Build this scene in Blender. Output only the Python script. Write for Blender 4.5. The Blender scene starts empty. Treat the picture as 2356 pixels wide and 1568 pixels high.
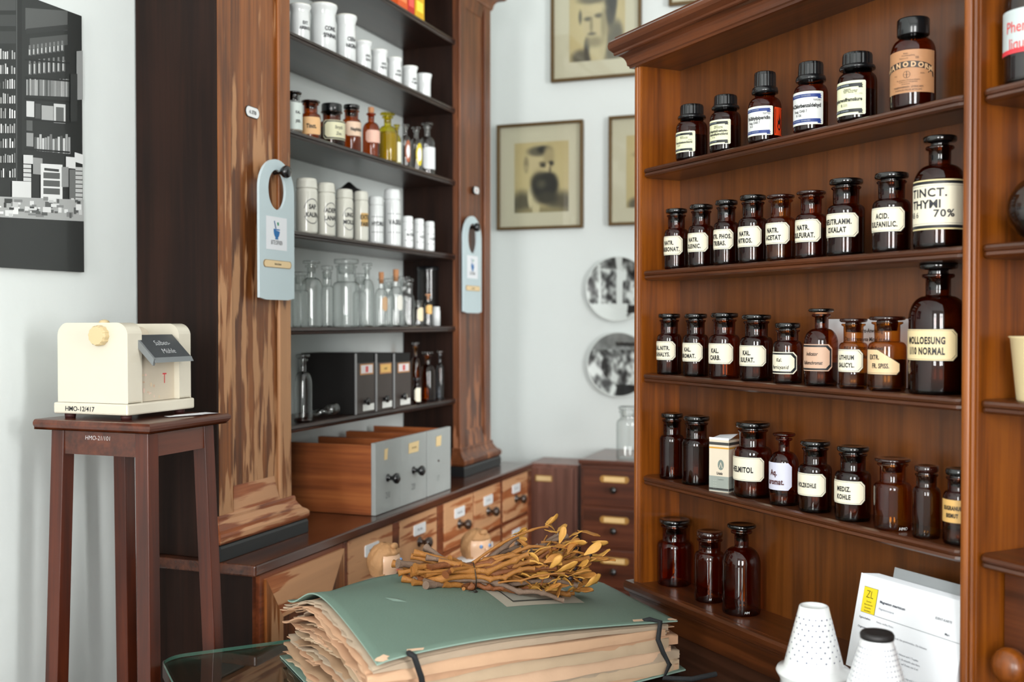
import bpy, math, random
from mathutils import Vector, Matrix
random.seed(7)
PI = math.pi
sc = bpy.context.scene
COL = sc.collection
# ------------------------------------------------------------------ camera
CZ = 1.40
FPX, CX, CY = 2445.0, 1178.0, 784.0
TILT = math.atan((784 - 741) / FPX)
cT, sT = math.cos(TILT), math.sin(TILT)
cam_d = bpy.data.cameras.new('camera'); cam = bpy.data.objects.new('camera', cam_d); COL.objects.link(cam)
cam.location = (0, 0, CZ); cam.rotation_euler = (PI / 2 - TILT, 0, 0)
cam_d.sensor_width = 36; cam_d.lens = FPX / 2356 * 36; cam_d.clip_start = .05
cam_d.dof.use_dof = True; cam_d.dof.focus_distance = 1.85; cam_d.dof.aperture_fstop = 3.6
sc.camera = cam
# ------------------------------------------------------------------ exposure, world
sc.view_settings.view_transform = 'Standard'; sc.view_settings.look = 'None'
sc.view_settings.gamma = 1; sc.view_settings.exposure = -0.08; sc.view_settings.use_curve_mapping = False
sc.cycles.transparent_max_bounces = 24
sc.cycles.max_bounces = 10
sc.cycles.sample_clamp_indirect = 6
w = bpy.data.worlds.new('sky'); sc.world = w; w.use_nodes = True
w.node_tree.nodes['Background'].inputs[0].default_value = (.80, .90, 1, 1)
w.node_tree.nodes['Background'].inputs[1].default_value = 1.6
# ------------------------------------------------------------------ frames
# R: the cabinet on the right (x along its front towards the camera, y into it)
# L: the room and the cabinet on the left (x along its front away from the camera, y into the wall)
aR = math.atan2(-.8973, .4415); aL = math.radians(69.5)
def axes(a): return (math.cos(a), math.sin(a)), (-math.sin(a), math.cos(a))
def pt(a, u, n, z=0):
    U, N = axes(a); return Vector((u * U[0] + n * N[0], u * U[1] + n * N[1], z))
def solve(a, px, zr=0, u=None, n=None):
    """the missing coordinate of a point on a vertical plane seen at column px"""
    U, N = axes(a); t = (px - CX) / FPX
    if u is None: return (t * (cT * n * N[1] - zr * sT) - n * N[0]) / (U[0] - t * cT * U[1])
    return (t * (cT * u * U[1] - zr * sT) - u * U[0]) / (N[0] - t * cT * N[1])
def zrel(Y, py):
    k = (CY - py) / FPX; return Y * (k * cT - sT) / (cT + k * sT)
# ------------------------------------------------------------------ daylight
def area(name, a, u, n, z, sx, sz, yaw, power, col, pitch=0):
    d = bpy.data.lights.new(name, 'AREA'); d.shape = 'RECTANGLE'; d.size = sx; d.size_y = sz
    d.energy = power; d.color = col
    o = bpy.data.objects.new(name, d); COL.objects.link(o)
    o.location = pt(a, u, n, z)
    o.rotation_euler = (PI / 2 - pitch, 0, yaw)
    return o
# room: left wall n=1.544, right wall n=-2.3, back wall u=3.8, rear wall u=-2.0, ceiling z=3.3
WN, WR, WB, WU, WC = 1.544, -2.3, 3.80, -2.0, 3.3
DAY = (1.0, .99, .97)
REAR = [(-1.25, -.35), (.45, 1.15)]          # window openings in the rear wall (n from, n to)
SIDE = [(.10, 1.25)]                      # window opening in the right wall (u from, u to)
for (n0, n1) in REAR:
    area('daylight', aL, WU - .10, (n0 + n1) / 2, 1.75, n1 - n0 - .1, 1.7, aL - PI / 2, 105 * (n1 - n0), DAY)
for (u0, u1) in SIDE:
    area('daylight', aL, (u0 + u1) / 2, WR - .10, 1.75, u1 - u0 - .1, 1.7, aL, 130, DAY)

# ------------------------------------------------------------------ materials
def lin(c):
    return tuple((x / 255 / 12.92) if x / 255 <= .04045 else ((x / 255 + .055) / 1.055) ** 2.4 for x in c)
MATS = {}
def newmat(name):
    m = bpy.data.materials.new(name); m.use_nodes = True; MATS[name] = m
    nt = m.node_tree; b = nt.nodes['Principled BSDF']; return m, nt, b
def plain(name, rgb, rough=.5, metal=0, coat=0, spec=.5, bump=0, bscale=60, var=0, vscale=8, sub=0):
    m, nt, b = newmat(name)
    c = lin(rgb)
    b.inputs['Base Color'].default_value = (*c, 1); b.inputs['Roughness'].default_value = rough
    b.inputs['Metallic'].default_value = metal; b.inputs['Coat Weight'].default_value = coat
    b.inputs['Specular IOR Level'].default_value = spec
    if sub: b.inputs['Subsurface Weight'].default_value = sub; b.inputs['Subsurface Scale'].default_value = .01
    if bump or var:
        tc = nt.nodes.new('ShaderNodeTexCoord')
    if var:
        no = nt.nodes.new('ShaderNodeTexNoise'); no.inputs['Scale'].default_value = vscale; no.inputs['Detail'].default_value = 6
        mx = nt.nodes.new('ShaderNodeMix'); mx.data_type = 'RGBA'
        mx.inputs[6].default_value = (*[x * (1 - var) for x in c], 1); mx.inputs[7].default_value = (*[min(1, x * (1 + var)) for x in c], 1)
        nt.links.new(tc.outputs['Object'], no.inputs['Vector']); nt.links.new(no.outputs[0], mx.inputs[0])
        nt.links.new(mx.outputs[2], b.inputs['Base Color'])
    if bump:
        n2 = nt.nodes.new('ShaderNodeTexNoise'); n2.inputs['Scale'].default_value = bscale
        bp = nt.nodes.new('ShaderNodeBump'); bp.inputs['Strength'].default_value = bump; bp.inputs['Distance'].default_value = .002
        nt.links.new(tc.outputs['Object'], n2.inputs['Vector']); nt.links.new(n2.outputs[0], bp.inputs['Height'])
        nt.links.new(bp.outputs[0], b.inputs['Normal'])
    return m
def wood(name, dark, mid, light, axis='z', rough=.32, coat=.25, k=1.0, worn=None, wamt=.5, wlow=0, spec=.5):
    """grain streaks along one axis; 'worn' = bare wood showing through in streaks"""
    m, nt, b = newmat(name); N = nt.nodes; L = nt.links
    tc = N.new('ShaderNodeTexCoord'); oi = N.new('ShaderNodeObjectInfo')
    ad = N.new('ShaderNodeVectorMath'); ad.operation = 'ADD'
    ml = N.new('ShaderNodeVectorMath'); ml.operation = 'SCALE'; ml.inputs[0].default_value = (7, 3, 5)
    L.new(oi.outputs['Random'], ml.inputs['Scale']); L.new(tc.outputs['Object'], ad.inputs[0]); L.new(ml.outputs[0], ad.inputs[1])
    def mapped(s_long, s_cross):
        mp = N.new('ShaderNodeMapping'); s = [s_cross] * 3; s['xyz'.index(axis)] = s_long
        mp.inputs['Scale'].default_value = s; L.new(ad.outputs[0], mp.inputs['Vector']); return mp
    def noise(mp, sc_, det=5, dist=0):
        n = N.new('ShaderNodeTexNoise'); n.inputs['Scale'].default_value = sc_; n.inputs['Detail'].default_value = det
        n.inputs['Distortion'].default_value = dist; L.new(mp.outputs[0], n.inputs['Vector']); return n
    n1 = noise(mapped(1.2 * k, 22 * k), 1.6, 6, .6)
    n2 = noise(mapped(5 * k, 160 * k), 1, 3)
    n3 = noise(mapped(2.5, 5), 1.3, 3)
    r = N.new('ShaderNodeValToRGB'); e = r.color_ramp.elements
    e[0].position = .32; e[0].color = (*lin(dark), 1); e[1].position = .70; e[1].color = (*lin(light), 1)
    x = r.color_ramp.elements.new(.5); x.color = (*lin(mid), 1)
    a1 = N.new('ShaderNodeMath'); a1.operation = 'MULTIPLY_ADD'; a1.inputs[1].default_value = .45
    L.new(n2.outputs[0], a1.inputs[0]); L.new(n1.outputs[0], a1.inputs[2])
    a2 = N.new('ShaderNodeMath'); a2.operation = 'MULTIPLY_ADD'; a2.inputs[1].default_value = .5
    L.new(n3.outputs[0], a2.inputs[0]); L.new(a1.outputs[0], a2.inputs[2])
    a3 = N.new('ShaderNodeMath'); a3.operation = 'SUBTRACT'; a3.inputs[1].default_value = .475; L.new(a2.outputs[0], a3.inputs[0])
    L.new(a3.outputs[0], r.inputs[0]); out = r.outputs[0]
    if worn:
        n4 = noise(mapped(3.0 * k, 34 * k), 1.5, 8, .35); n5 = noise(mapped(4, 6), 1, 3)
        s = N.new('ShaderNodeMath'); s.operation = 'MULTIPLY_ADD'; s.inputs[1].default_value = .7
        L.new(n5.outputs[0], s.inputs[0]); L.new(n4.outputs[0], s.inputs[2]); src = s.outputs[0]
        if wlow:
            sp = N.new('ShaderNodeSeparateXYZ'); L.new(tc.outputs['Object'], sp.inputs[0])
            g = N.new('ShaderNodeMapRange'); g.inputs[1].default_value = wlow[0]; g.inputs[2].default_value = wlow[1]
            g.inputs[3].default_value = .12; g.inputs[4].default_value = -.22; L.new(sp.outputs[2], g.inputs[0])
            s2 = N.new('ShaderNodeMath'); L.new(src, s2.inputs[0]); L.new(g.outputs[0], s2.inputs[1]); src = s2.outputs[0]
        rr = N.new('ShaderNodeMapRange'); rr.inputs[1].default_value = .98 - wamt * .32; rr.inputs[2].default_value = 1.04 - wamt * .32
        L.new(src, rr.inputs[0])
        mx = N.new('ShaderNodeMix'); mx.data_type = 'RGBA'; mx.inputs[7].default_value = (*lin(worn), 1)
        vv = N.new('ShaderNodeMix'); vv.data_type = 'RGBA'
        vv.inputs[6].default_value = (*[q * .8 for q in lin(worn)], 1); vv.inputs[7].default_value = (*[min(1, q * 1.15) for q in lin(worn)], 1)
        L.new(n1.outputs[0], vv.inputs[0]); L.new(vv.outputs[2], mx.inputs[7])
        L.new(rr.outputs[0], mx.inputs[0]); L.new(out, mx.inputs[6]); out = mx.outputs[2]
        rx = N.new('ShaderNodeMapRange'); rx.inputs[3].default_value = rough; rx.inputs[4].default_value = .6
        L.new(rr.outputs[0], rx.inputs[0]); L.new(rx.outputs[0], b.inputs['Roughness'])
    else:
        b.inputs['Roughness'].default_value = rough
    L.new(out, b.inputs['Base Color'])
    b.inputs['Coat Weight'].default_value = coat; b.inputs['Coat Roughness'].default_value = .22
    b.inputs['Specular IOR Level'].default_value = spec
    bp = N.new('ShaderNodeBump'); bp.inputs['Strength'].default_value = .10; bp.inputs['Distance'].default_value = .001
    L.new(n1.outputs[0], bp.inputs['Height']); L.new(bp.outputs[0], b.inputs['Normal'])
    return m
def glass(name, tint, edge, gloss=1.0, rough=.02):
    """thin-walled glass: tinted transmission that deepens where the wall is seen edge-on, clear reflection"""
    m = bpy.data.materials.new(name); m.use_nodes = True; MATS[name] = m
    nt = m.node_tree; N = nt.nodes; L = nt.links; N.remove(N['Principled BSDF']); out = N['Material Output']
    lw = N.new('ShaderNodeLayerWeight'); lw.inputs[0].default_value = .5
    p = N.new('ShaderNodeMath'); p.operation = 'POWER'; p.inputs[1].default_value = 2.2; L.new(lw.outputs['Facing'], p.inputs[0])
    mx = N.new('ShaderNodeMix'); mx.data_type = 'RGBA'; mx.inputs[6].default_value = (*tint, 1); mx.inputs[7].default_value = (*edge, 1)
    L.new(p.outputs[0], mx.inputs[0])
    tr = N.new('ShaderNodeBsdfTransparent'); L.new(mx.outputs[2], tr.inputs[0])
    p5 = N.new('ShaderNodeMath'); p5.operation = 'POWER'; p5.inputs[1].default_value = 4.5; L.new(lw.outputs['Facing'], p5.inputs[0])
    fr = N.new('ShaderNodeMath'); fr.operation = 'MULTIPLY_ADD'; fr.inputs[1].default_value = .8 * gloss; fr.inputs[2].default_value = .055 * gloss
    L.new(p5.outputs[0], fr.inputs[0])
    gl = N.new('ShaderNodeBsdfGlossy'); gl.inputs['Roughness'].default_value = rough
    ms = N.new('ShaderNodeMixShader'); L.new(fr.outputs[0], ms.inputs[0]); L.new(tr.outputs[0], ms.inputs[1]); L.new(gl.outputs[0], ms.inputs[2])
    L.new(ms.outputs[0], out.inputs[0]); return m
def print_mat(name, rough=.5, coat=0):
    m, nt, b = newmat(name); at = nt.nodes.new('ShaderNodeAttribute'); at.attribute_name = 'Col'
    nt.links.new(at.outputs['Color'], b.inputs['Base Color']); b.inputs['Roughness'].default_value = rough
    b.inputs['Coat Weight'].default_value = coat; return m

plain('wall_white', (222, 228, 226), .85, bump=.25, bscale=45, var=.02, vscale=3)
plain('ceiling_white', (235, 237, 237), .9)
wood('floor_oak', (60, 38, 24), (84, 54, 34), (104, 70, 44), 'x', .4, .2)
wood('mahogany', (100, 49, 8), (130, 67, 12), (150, 82, 18), 'z', .34, .18)
wood('mahogany_long', (60, 30, 13), (82, 42, 20), (104, 56, 29), 'x', .30, .4)
wood('mahogany_back', (80, 42, 13), (97, 52, 16), (110, 61, 21), 'z', .34, .35)
wood('mahogany_dark', (54, 27, 11), (72, 36, 15), (92, 48, 21), 'x', .30, .4)
wood('stained_dark', (30, 16, 10), (42, 22, 14), (54, 30, 19), 'x', .34, .3)
wood('stained_side', (26, 13, 8), (34, 18, 11), (42, 23, 15), 'z', .5, .0, spec=.2)
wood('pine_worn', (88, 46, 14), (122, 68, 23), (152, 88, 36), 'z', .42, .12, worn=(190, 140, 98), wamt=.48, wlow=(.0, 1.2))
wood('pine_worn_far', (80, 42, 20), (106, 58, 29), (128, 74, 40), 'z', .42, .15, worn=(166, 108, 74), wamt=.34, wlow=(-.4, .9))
wood('pine_worn_rail', (112, 56, 26), (142, 74, 36), (166, 94, 50), 'x', .42, .12, worn=(198, 146, 106), wamt=.50)
wood('drawer_pine', (138, 72, 36), (164, 92, 50), (186, 114, 68), 'x', .5, .1, worn=(212, 158, 114), wamt=.74)
wood('counter_frame', (92, 44, 22), (120, 60, 32), (144, 78, 44), 'x', .4, .2)
wood('counter_top', (58, 29, 17), (78, 40, 24), (96, 52, 32), 'x', .22, .5)
wood('stand_mahogany', (56, 20, 7), (74, 28, 10), (90, 37, 14), 'z', .36, .12)
wood('stand_top', (62, 26, 11), (80, 35, 16), (98, 46, 24), 'x', .28, .3)
wood('box_wood', (130, 66, 28), (158, 84, 38), (178, 102, 50), 'y', .55, .05)
wood('chest_wood', (66, 34, 22), (86, 44, 28), (102, 56, 36), 'x', .3, .4)
wood('cupboard_wood', (104, 66, 54), (122, 80, 66), (140, 94, 80), 'z', .4, .3)
wood('desk_wood', (34, 21, 15), (48, 29, 20), (60, 37, 26), 'x', .3, .3)
plain('plinth_black', (24, 27, 29), .38, coat=.2)
plain('grey_paint', (168, 172, 170), .6, var=.1, vscale=14)
plain('porcelain', (238, 241, 241), .12, coat=.6)
plain('porcelain_cream', (240, 238, 226), .14, coat=.5)
plain('enamel', (244, 246, 248), .15, coat=.4)
plain('black_knob', (20, 21, 23), .2, coat=.5)
plain('brown_knob', (58, 38, 26), .25, coat=.4)
plain('cap_black', (17, 19, 21), .22, coat=.3)
plain('stopper_black', (9, 8, 8), .08, coat=.7)
plain('stopper_brown', (40, 12, 6), .06, coat=.9)
plain('cork', (196, 138, 96), .8, bump=.5, bscale=200, var=.2, vscale=60)
plain('contents_dark', (44, 20, 14), .35, coat=.4)
plain('contents_brown', (58, 24, 9), .5)
plain('contents_powder', (196, 180, 160), .8)
plain('contents_oil', (170, 150, 20), .4)
plain('brass', (170, 130, 70), .35, metal=.9)
plain('frame_bronze', (96, 74, 40), .42, metal=.35, var=.2, vscale=20)
plain('mat_board', (210, 206, 182), .6)
plain('steel', (110, 112, 114), .3, metal=1)
plain('steel_dark', (62, 60, 60), .5, metal=.7)
plain('machine_cream', (212, 205, 187), .3, coat=.3, var=.04, vscale=10)
plain('machine_ivory', (206, 184, 140), .4, coat=.2)
plain('machine_panel', (204, 192, 172), .4, var=.08, vscale=16)
plain('slate', (50, 54, 58), .35)
plain('grey_metal', (128, 132, 134), .35, metal=.4)
plain('rubber', (60, 20, 16), .6)
plain('hanger_blue', (200, 217, 222), .35, coat=.1)
plain('folder_green', (98, 120, 107), .62, bump=.15, bscale=300, var=.10, vscale=9)
plain('folder_edge', (136, 160, 147), .7)
plain('folder_worn', (214, 180, 150), .8)
for i, c in enumerate([(190, 148, 116), (198, 160, 128), (184, 160, 132), (168, 136, 106), (206, 170, 140), (170, 150, 128)]):
    plain('old_paper_%d' % i, c, .85, bump=.2, bscale=120, var=.08, vscale=14)
plain('ribbon_black', (22, 24, 26), .8, bump=.5, bscale=900)
plain('twig_ochre', (152, 98, 38), .65, bump=.5, bscale=400, var=.22, vscale=60)
plain('twig_brown', (118, 66, 28), .65, bump=.5, bscale=400, var=.25, vscale=60)
plain('twig_grey', (118, 96, 80), .75, bump=.6, bscale=400, var=.3, vscale=70)
plain('leaf_dry', (200, 146, 66), .6, bump=.4, bscale=160, var=.14, vscale=50)
plain('leaf_brown', (176, 118, 52), .6, bump=.4, bscale=160, var=.16, vscale=50)
plain('berry_dark', (40, 26, 30), .4, bump=.6, bscale=500)
plain('wire', (70, 66, 62), .4, metal=.8)
plain('binder_black', (26, 24, 23), .6, spec=.3)
plain('binder_spine', (70, 60, 56), .5)
plain('binder_edge', (150, 150, 150), .4)
plain('skin_doll', (240, 196, 160), .35, coat=.3)
plain('hair_doll', (190, 142, 96), .7, bump=1.0, bscale=120, var=.2, vscale=30)
plain('gown_white', (244, 240, 238), .6)
plain('card_white', (236, 238, 242), .6)
plain('card_grey', (150, 154, 156), .5)
plain('cream_plastic', (226, 206, 160), .35)
plain('table_wood', (90, 58, 38), .5)
print_mat('print', .5); print_mat('print_gloss', .3, .3)
plain('window_paint', (236, 238, 238), .4)
glass('amber', (.62, .26, .07), (.16, .035, .006))
glass('amber_deep', (.46, .17, .05), (.10, .018, .005))
glass('amber_red', (.66, .25, .06), (.20, .035, .006))
glass('amber_light', (.82, .46, .13), (.34, .10, .016))
glass('amber_olive', (.56, .34, .10), (.20, .09, .015))
glass('yellow_glass', (.85, .78, .16), (.55, .42, .03))
glass('clear', (.97, .98, .975), (.40, .45, .44), 1.7)
glass('clear_dark', (.60, .63, .66), (.20, .22, .24), 1.2)
glass('plate_glass', (.80, .86, .83), (.55, .70, .63), 1.4, .01)
glass('picture_glass', (.97, .97, .96), (.9, .92, .9), .8, .05)
plain('glass_edge', (120, 164, 150), .15, coat=.5)

# ------------------------------------------------------------------ mesh helpers
class MB:
    def __init__(s): s.v = []; s.f = []; s.c = []; s.sm = []; s.mi = []
    def add(s, vs, fs, col=None, smooth=False, mi=0):
        o = len(s.v); s.v += [tuple(v) for v in vs]
        for f in fs: s.f.append(tuple(i + o for i in f)); s.c.append(col); s.sm.append(smooth); s.mi.append(mi)
        return s
    def box(s, x0, x1, y0, y1, z0, z1, col=None, mi=0):
        return s.add([(x0, y0, z0), (x1, y0, z0), (x1, y1, z0), (x0, y1, z0), (x0, y0, z1), (x1, y0, z1), (x1, y1, z1), (x0, y1, z1)],
                     [(0, 3, 2, 1), (4, 5, 6, 7), (0, 1, 5, 4), (1, 2, 6, 5), (2, 3, 7, 6), (3, 0, 4, 7)], col, mi=mi)
    def lathe(s, prof, seg=32, cx=0, cy=0, z0=0, a0=0, a1=2 * PI, smooth=True, col=None, axis='z', mi=0, cz=0):
        full = abs(a1 - a0 - 2 * PI) < 1e-6; n = seg if full else seg + 1
        vs = []
        for (r, z) in prof:
            for i in range(n):
                a = a0 + (a1 - a0) * i / seg; p = (r * math.cos(a), r * math.sin(a), z + z0)
                if axis == 'y': p = (p[0], -p[2], p[1])      # profile height points to -y
                vs.append((p[0] + cx, p[1] + cy, p[2] + cz))
        fs = []
        for j in range(len(prof) - 1):
            for i in range(seg):
                k = (i + 1) % n if full else i + 1
                fs.append((j * n + i, j * n + k, (j + 1) * n + k, (j + 1) * n + i))
        return s.add(vs, fs, col, smooth, mi)
    def prism(s, poly, h0, h1, axis='z', smooth=False, col=None, mi=0):
        """polygon extruded along an axis; poly in the other two coordinates"""
        def P(a, b, h):
            return {'z': (a, b, h), 'x': (h, a, b), 'y': (a, h, b)}[axis]
        n = len(poly); vs = [P(a, b, h0) for a, b in poly] + [P(a, b, h1) for a, b in poly]
        s.add(vs, [tuple(range(n))[::-1], tuple(range(n, 2 * n))], col, False, mi)
        return s.add(vs, [(i, (i + 1) % n, n + (i + 1) % n, n + i) for i in range(n)], col, smooth, mi)
    def tube(s, pts, rad, seg=8, col=None, cap=True, mi=0):
        pts = [Vector(p) for p in pts]; n = len(pts); vs = []
        rad = rad if isinstance(rad, (list, tuple)) else [rad] * n
        up = Vector((0.13, .21, 1)).normalized()
        for i, p in enumerate(pts):
            d = (pts[min(i + 1, n - 1)] - pts[max(i - 1, 0)]); d = d.normalized() if d.length > 0 else Vector((0, 0, 1))
            a = d.cross(up); a = a.normalized() if a.length > 1e-5 else Vector((1, 0, 0)); b = d.cross(a)
            for k in range(seg):
                q = 2 * PI * k / seg; vs.append(p + (a * math.cos(q) + b * math.sin(q)) * rad[i])
        fs = [(j * seg + k, j * seg + (k + 1) % seg, (j + 1) * seg + (k + 1) % seg, (j + 1) * seg + k) for j in range(n - 1) for k in range(seg)]
        s.add(vs, fs, col, True, mi)
        if cap: s.add(vs[:seg], [tuple(range(seg))], col, False, mi); s.add(vs[-seg:], [tuple(range(seg))[::-1]], col, False, mi)
        return s
    def ball(s, c, r, seg=20, rings=12, sq=(1, 1, 1), col=None, mi=0):
        vs = [];
        for j in range(rings + 1):
            t = PI * j / rings
            for i in range(seg):
                a = 2 * PI * i / seg
                vs.append((c[0] + r * sq[0] * math.sin(t) * math.cos(a), c[1] + r * sq[1] * math.sin(t) * math.sin(a), c[2] + r * sq[2] * math.cos(t)))
        fs = [(j * seg + i, (j + 1) * seg + i, (j + 1) * seg + (i + 1) % seg, j * seg + (i + 1) % seg) for j in range(rings) for i in range(seg)]
        return s.add(vs, fs, col, True, mi)
    def sweep(s, prof, x0, x1, yb, yf, sides=(1, 1)):
        """moulding profile (out, z) mitred round left side, front and right side"""
        l, r = sides; n = len(prof); path = []
        vs = []
        for (o, z) in prof:
            vs += [(x0 - o * l, yb, z), (x0 - o * l, yf - o, z), (x1 + o * r, yf - o, z), (x1 + o * r, yb, z)]
        fs = [(j * 4 + i, j * 4 + i + 1, (j + 1) * 4 + i + 1, (j + 1) * 4 + i) for j in range(n - 1) for i in range(3)]
        s.add(vs, fs)
        s.add([vs[0], vs[1], vs[2], vs[3]], [(3, 2, 1, 0)]); s.add(vs[-4:], [(0, 1, 2, 3)])
        s.add([vs[4 * j] for j in range(n)], [tuple(range(n))]); s.add([vs[4 * j + 3] for j in range(n)], [tuple(range(n))[::-1]])
        return s
    def build(s, name, mat, parent=None, loc=None, rot=None, bevel=0, bseg=2):
        me = bpy.data.meshes.new(name); me.from_pydata(s.v, [], s.f)
        for m_ in (mat if isinstance(mat, (list, tuple)) else [mat]): me.materials.append(MATS[m_])
        for p, sm, mi in zip(me.polygons, s.sm, s.mi): p.use_smooth = sm; p.material_index = mi
        if any(c is not None for c in s.c):
            at = me.color_attributes.new('Col', 'FLOAT_COLOR', 'CORNER'); k = 0
            for p, c in zip(me.polygons, s.c):
                cc = (*(c or (1, 1, 1)), 1)
                for _ in range(p.loop_total): at.data[k].color = cc; k += 1
        me.validate(); me.update()
        o = bpy.data.objects.new(name, me); COL.objects.link(o)
        if parent: o.parent = parent
        if loc is not None: o.location = loc
        if rot is not None: o.rotation_euler = rot
        if bevel:
            b = o.modifiers.new('bevel', 'BEVEL'); b.width = bevel; b.segments = bseg; b.limit_method = 'ANGLE'; b.angle_limit = .9
        return o
def tag(o, label, cat, group=None):
    o['label'] = label; o['category'] = cat
    if group: o['group'] = group
    return o
def thing(name, label, cat, a, u, n, z, group=None, extra=0):
    o = bpy.data.objects.new(name, None); COL.objects.link(o); o.empty_display_size = .05
    o.location = pt(a, u, n, z); o.rotation_euler = (0, 0, a + extra)
    return tag(o, label, cat, group)
def struct(o): o['kind'] = 'structure'; return o
def box(x0, x1, y0, y1, z0, z1): return MB().box(x0, x1, y0, y1, z0, z1)
# --- lettering: font outlines turned into flat polygons
_T = {}
def glyphs(s, bold=.012, space=1.0):
    key = (s, bold, space)
    if key not in _T:
        cu = bpy.data.curves.new('t', 'FONT'); cu.body = s; cu.size = 1; cu.offset = bold; cu.space_character = space; cu.resolution_u = 3
        o = bpy.data.objects.new('t', cu); me = bpy.data.meshes.new_from_object(o)
        vs = [(v.co.x, v.co.y) for v in me.vertices]; fs = [tuple(p.vertices) for p in me.polygons]
        bpy.data.objects.remove(o); bpy.data.curves.remove(cu); bpy.data.meshes.remove(me)
        xs = [v[0] for v in vs] or [0]; x0, x1 = min(xs), max(xs)
        _T[key] = ([(x - x0, y) for x, y in vs], fs, x1 - x0)
    return _T[key]
def write(mb, s, x, z, h, f, col=(10, 10, 12), sx=1.0, align='C', bold=.012, space=1.0, slant=0):
    """capital height h, at (x, z) on the surface given by f(x, z) -> point"""
    vs, fs, wd = glyphs(s, bold, space); k = h / .73
    ox = x - {'C': .5, 'L': 0, 'R': 1}[align] * wd * k * sx
    mb.add([f(ox + (a + slant * b) * k * sx, z + b * k) for a, b in vs], fs, lin(col))
def painted(name, x0, x1, z0, z1, y, nx, nz, blobs, base, parent):
    """a drawing: a flat grid whose tones blend softly; blobs = (cx, cy, rx, ry, colour[, softness]) in 0..1, y down"""
    me = bpy.data.meshes.new(name); vs = []; cs = []
    for j in range(nz + 1):
        for i in range(nx + 1):
            a_, b_ = i / nx, j / nz; c = list(base)
            for bl in blobs:
                so = bl[5] if len(bl) > 5 else .22
                d = math.hypot((a_ - bl[0]) / bl[2], (b_ - bl[1]) / bl[3]); t = min(1, max(0, (1 + so - d) / (2 * so))); t = t * t * (3 - 2 * t)
                c = [c[k] * (1 - t) + bl[4][k] * t for k in range(3)]
            vs.append((x0 + (x1 - x0) * a_, y, z1 - (z1 - z0) * b_)); cs.append(lin(c))
    n = nx + 1
    me.from_pydata(vs, [], [(j * n + i, (j + 1) * n + i, (j + 1) * n + i + 1, j * n + i + 1) for j in range(nz) for i in range(nx)])
    at = me.color_attributes.new('Col', 'FLOAT_COLOR', 'POINT')
    for k, c in enumerate(cs): at.data[k].color = (*c, 1)
    me.materials.append(MATS['print']); o = bpy.data.objects.new(name, me); COL.objects.link(o); o.parent = parent; return o
def poly(mb, pts, f, col): mb.add([f(*p) for p in pts], [tuple(range(len(pts)))], lin(col))
def rect(x0, x1, z0, z1): return [(x0, z0), (x1, z0), (x1, z1), (x0, z1)]
def ell(cx, cz, rx, rz, n=20, a0=0, a1=2 * PI): return [(cx + rx * math.cos(a0 + (a1 - a0) * i / n), cz + rz * math.sin(a0 + (a1 - a0) * i / n)) for i in range(n)]
def cyl(r, ac):   # wraps (x, z) round a bottle, x=0 at angle ac
    return lambda x, z: (r * math.cos(ac + x / r), r * math.sin(ac + x / r), z)
def wrapped(mb, r, ac, w, z0, z1, col, ch=0, off=0, n=26, skew=None):
    """a paper label round a bottle, w wide, corners cut by ch"""
    R = r + off; f = cyl(R, ac); xs = [-w / 2 + w * i / n for i in range(n + 1)]
    if ch: xs = sorted(set(xs + [-w / 2 + ch, w / 2 - ch]))
    vs = []
    for x in xs:
        e = max(0, ch - (w / 2 - abs(x))) if ch else 0
        top = z1 - e
        if skew: top = min(top, skew(x))
        vs += [f(x, z0 + e), f(x, top)]
    mb.add(vs, [(2 * i, 2 * i + 2, 2 * i + 3, 2 * i + 1) for i in range(len(xs) - 1)], lin(col), True)

# ------------------------------------------------------------------ room
def slab(name, u0, u1, n0, n1, z0, z1, mat):
    return struct(MB().box(u0, u1, n0, n1, z0, z1).build(name, mat, None, (0, 0, 0), (0, 0, aL)))
slab('floor', WU - .3, WB + .2, WR - .3, WN + .2, -.05, 0, 'floor_oak')
slab('ceiling', WU - .3, WB + .2, WR - .3, WN + .2, WC, WC + .05, 'ceiling_white')
slab('wall_left', WU - .3, WB + .2, WN, WN + .2, 0, WC, 'wall_white')
slab('wall_back', WB, WB + .2, WR - .3, WN, 0, WC, 'wall_white')
def wall_with(name, horizontal, lo, hi, c0, c1, openings, z0=.9, z1=2.6):
    mb = MB()
    def b(a0, a1, q0, q1):
        mb.box(a0, a1, c0, c1, q0, q1) if horizontal else mb.box(c0, c1, a0, a1, q0, q1)
    cur = lo
    for (p, q) in sorted(openings):
        b(cur, p, 0, WC); b(p, q, 0, z0); b(p, q, z1, WC); cur = q
    b(cur, hi, 0, WC)
    struct(mb.build(name, 'wall_white', None, (0, 0, 0), (0, 0, aL)))
wall_with('wall_rear', False, WR, WN, WU - .12, WU, REAR)
wall_with('wall_right', True, WU, WB, WR - .12, WR, SIDE)
wi = 0
for (p, q) in REAR:
    wi += 1; mb = MB(); x0, x1 = WU - .05, WU - .01
    mb.box(x0, x1, p, p + .05, .9, 2.6).box(x0, x1, q - .05, q, .9, 2.6).box(x0, x1, p, q, .9, .95).box(x0, x1, p, q, 2.55, 2.6)
    mb.box(x0, x1, (p + q) / 2 - .025, (p + q) / 2 + .025, .95, 2.55).box(x0, x1, p + .05, q - .05, 2.0, 2.04)
    struct(mb.build('window_%d' % wi, 'window_paint', None, (0, 0, 0), (0, 0, aL)))
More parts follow.
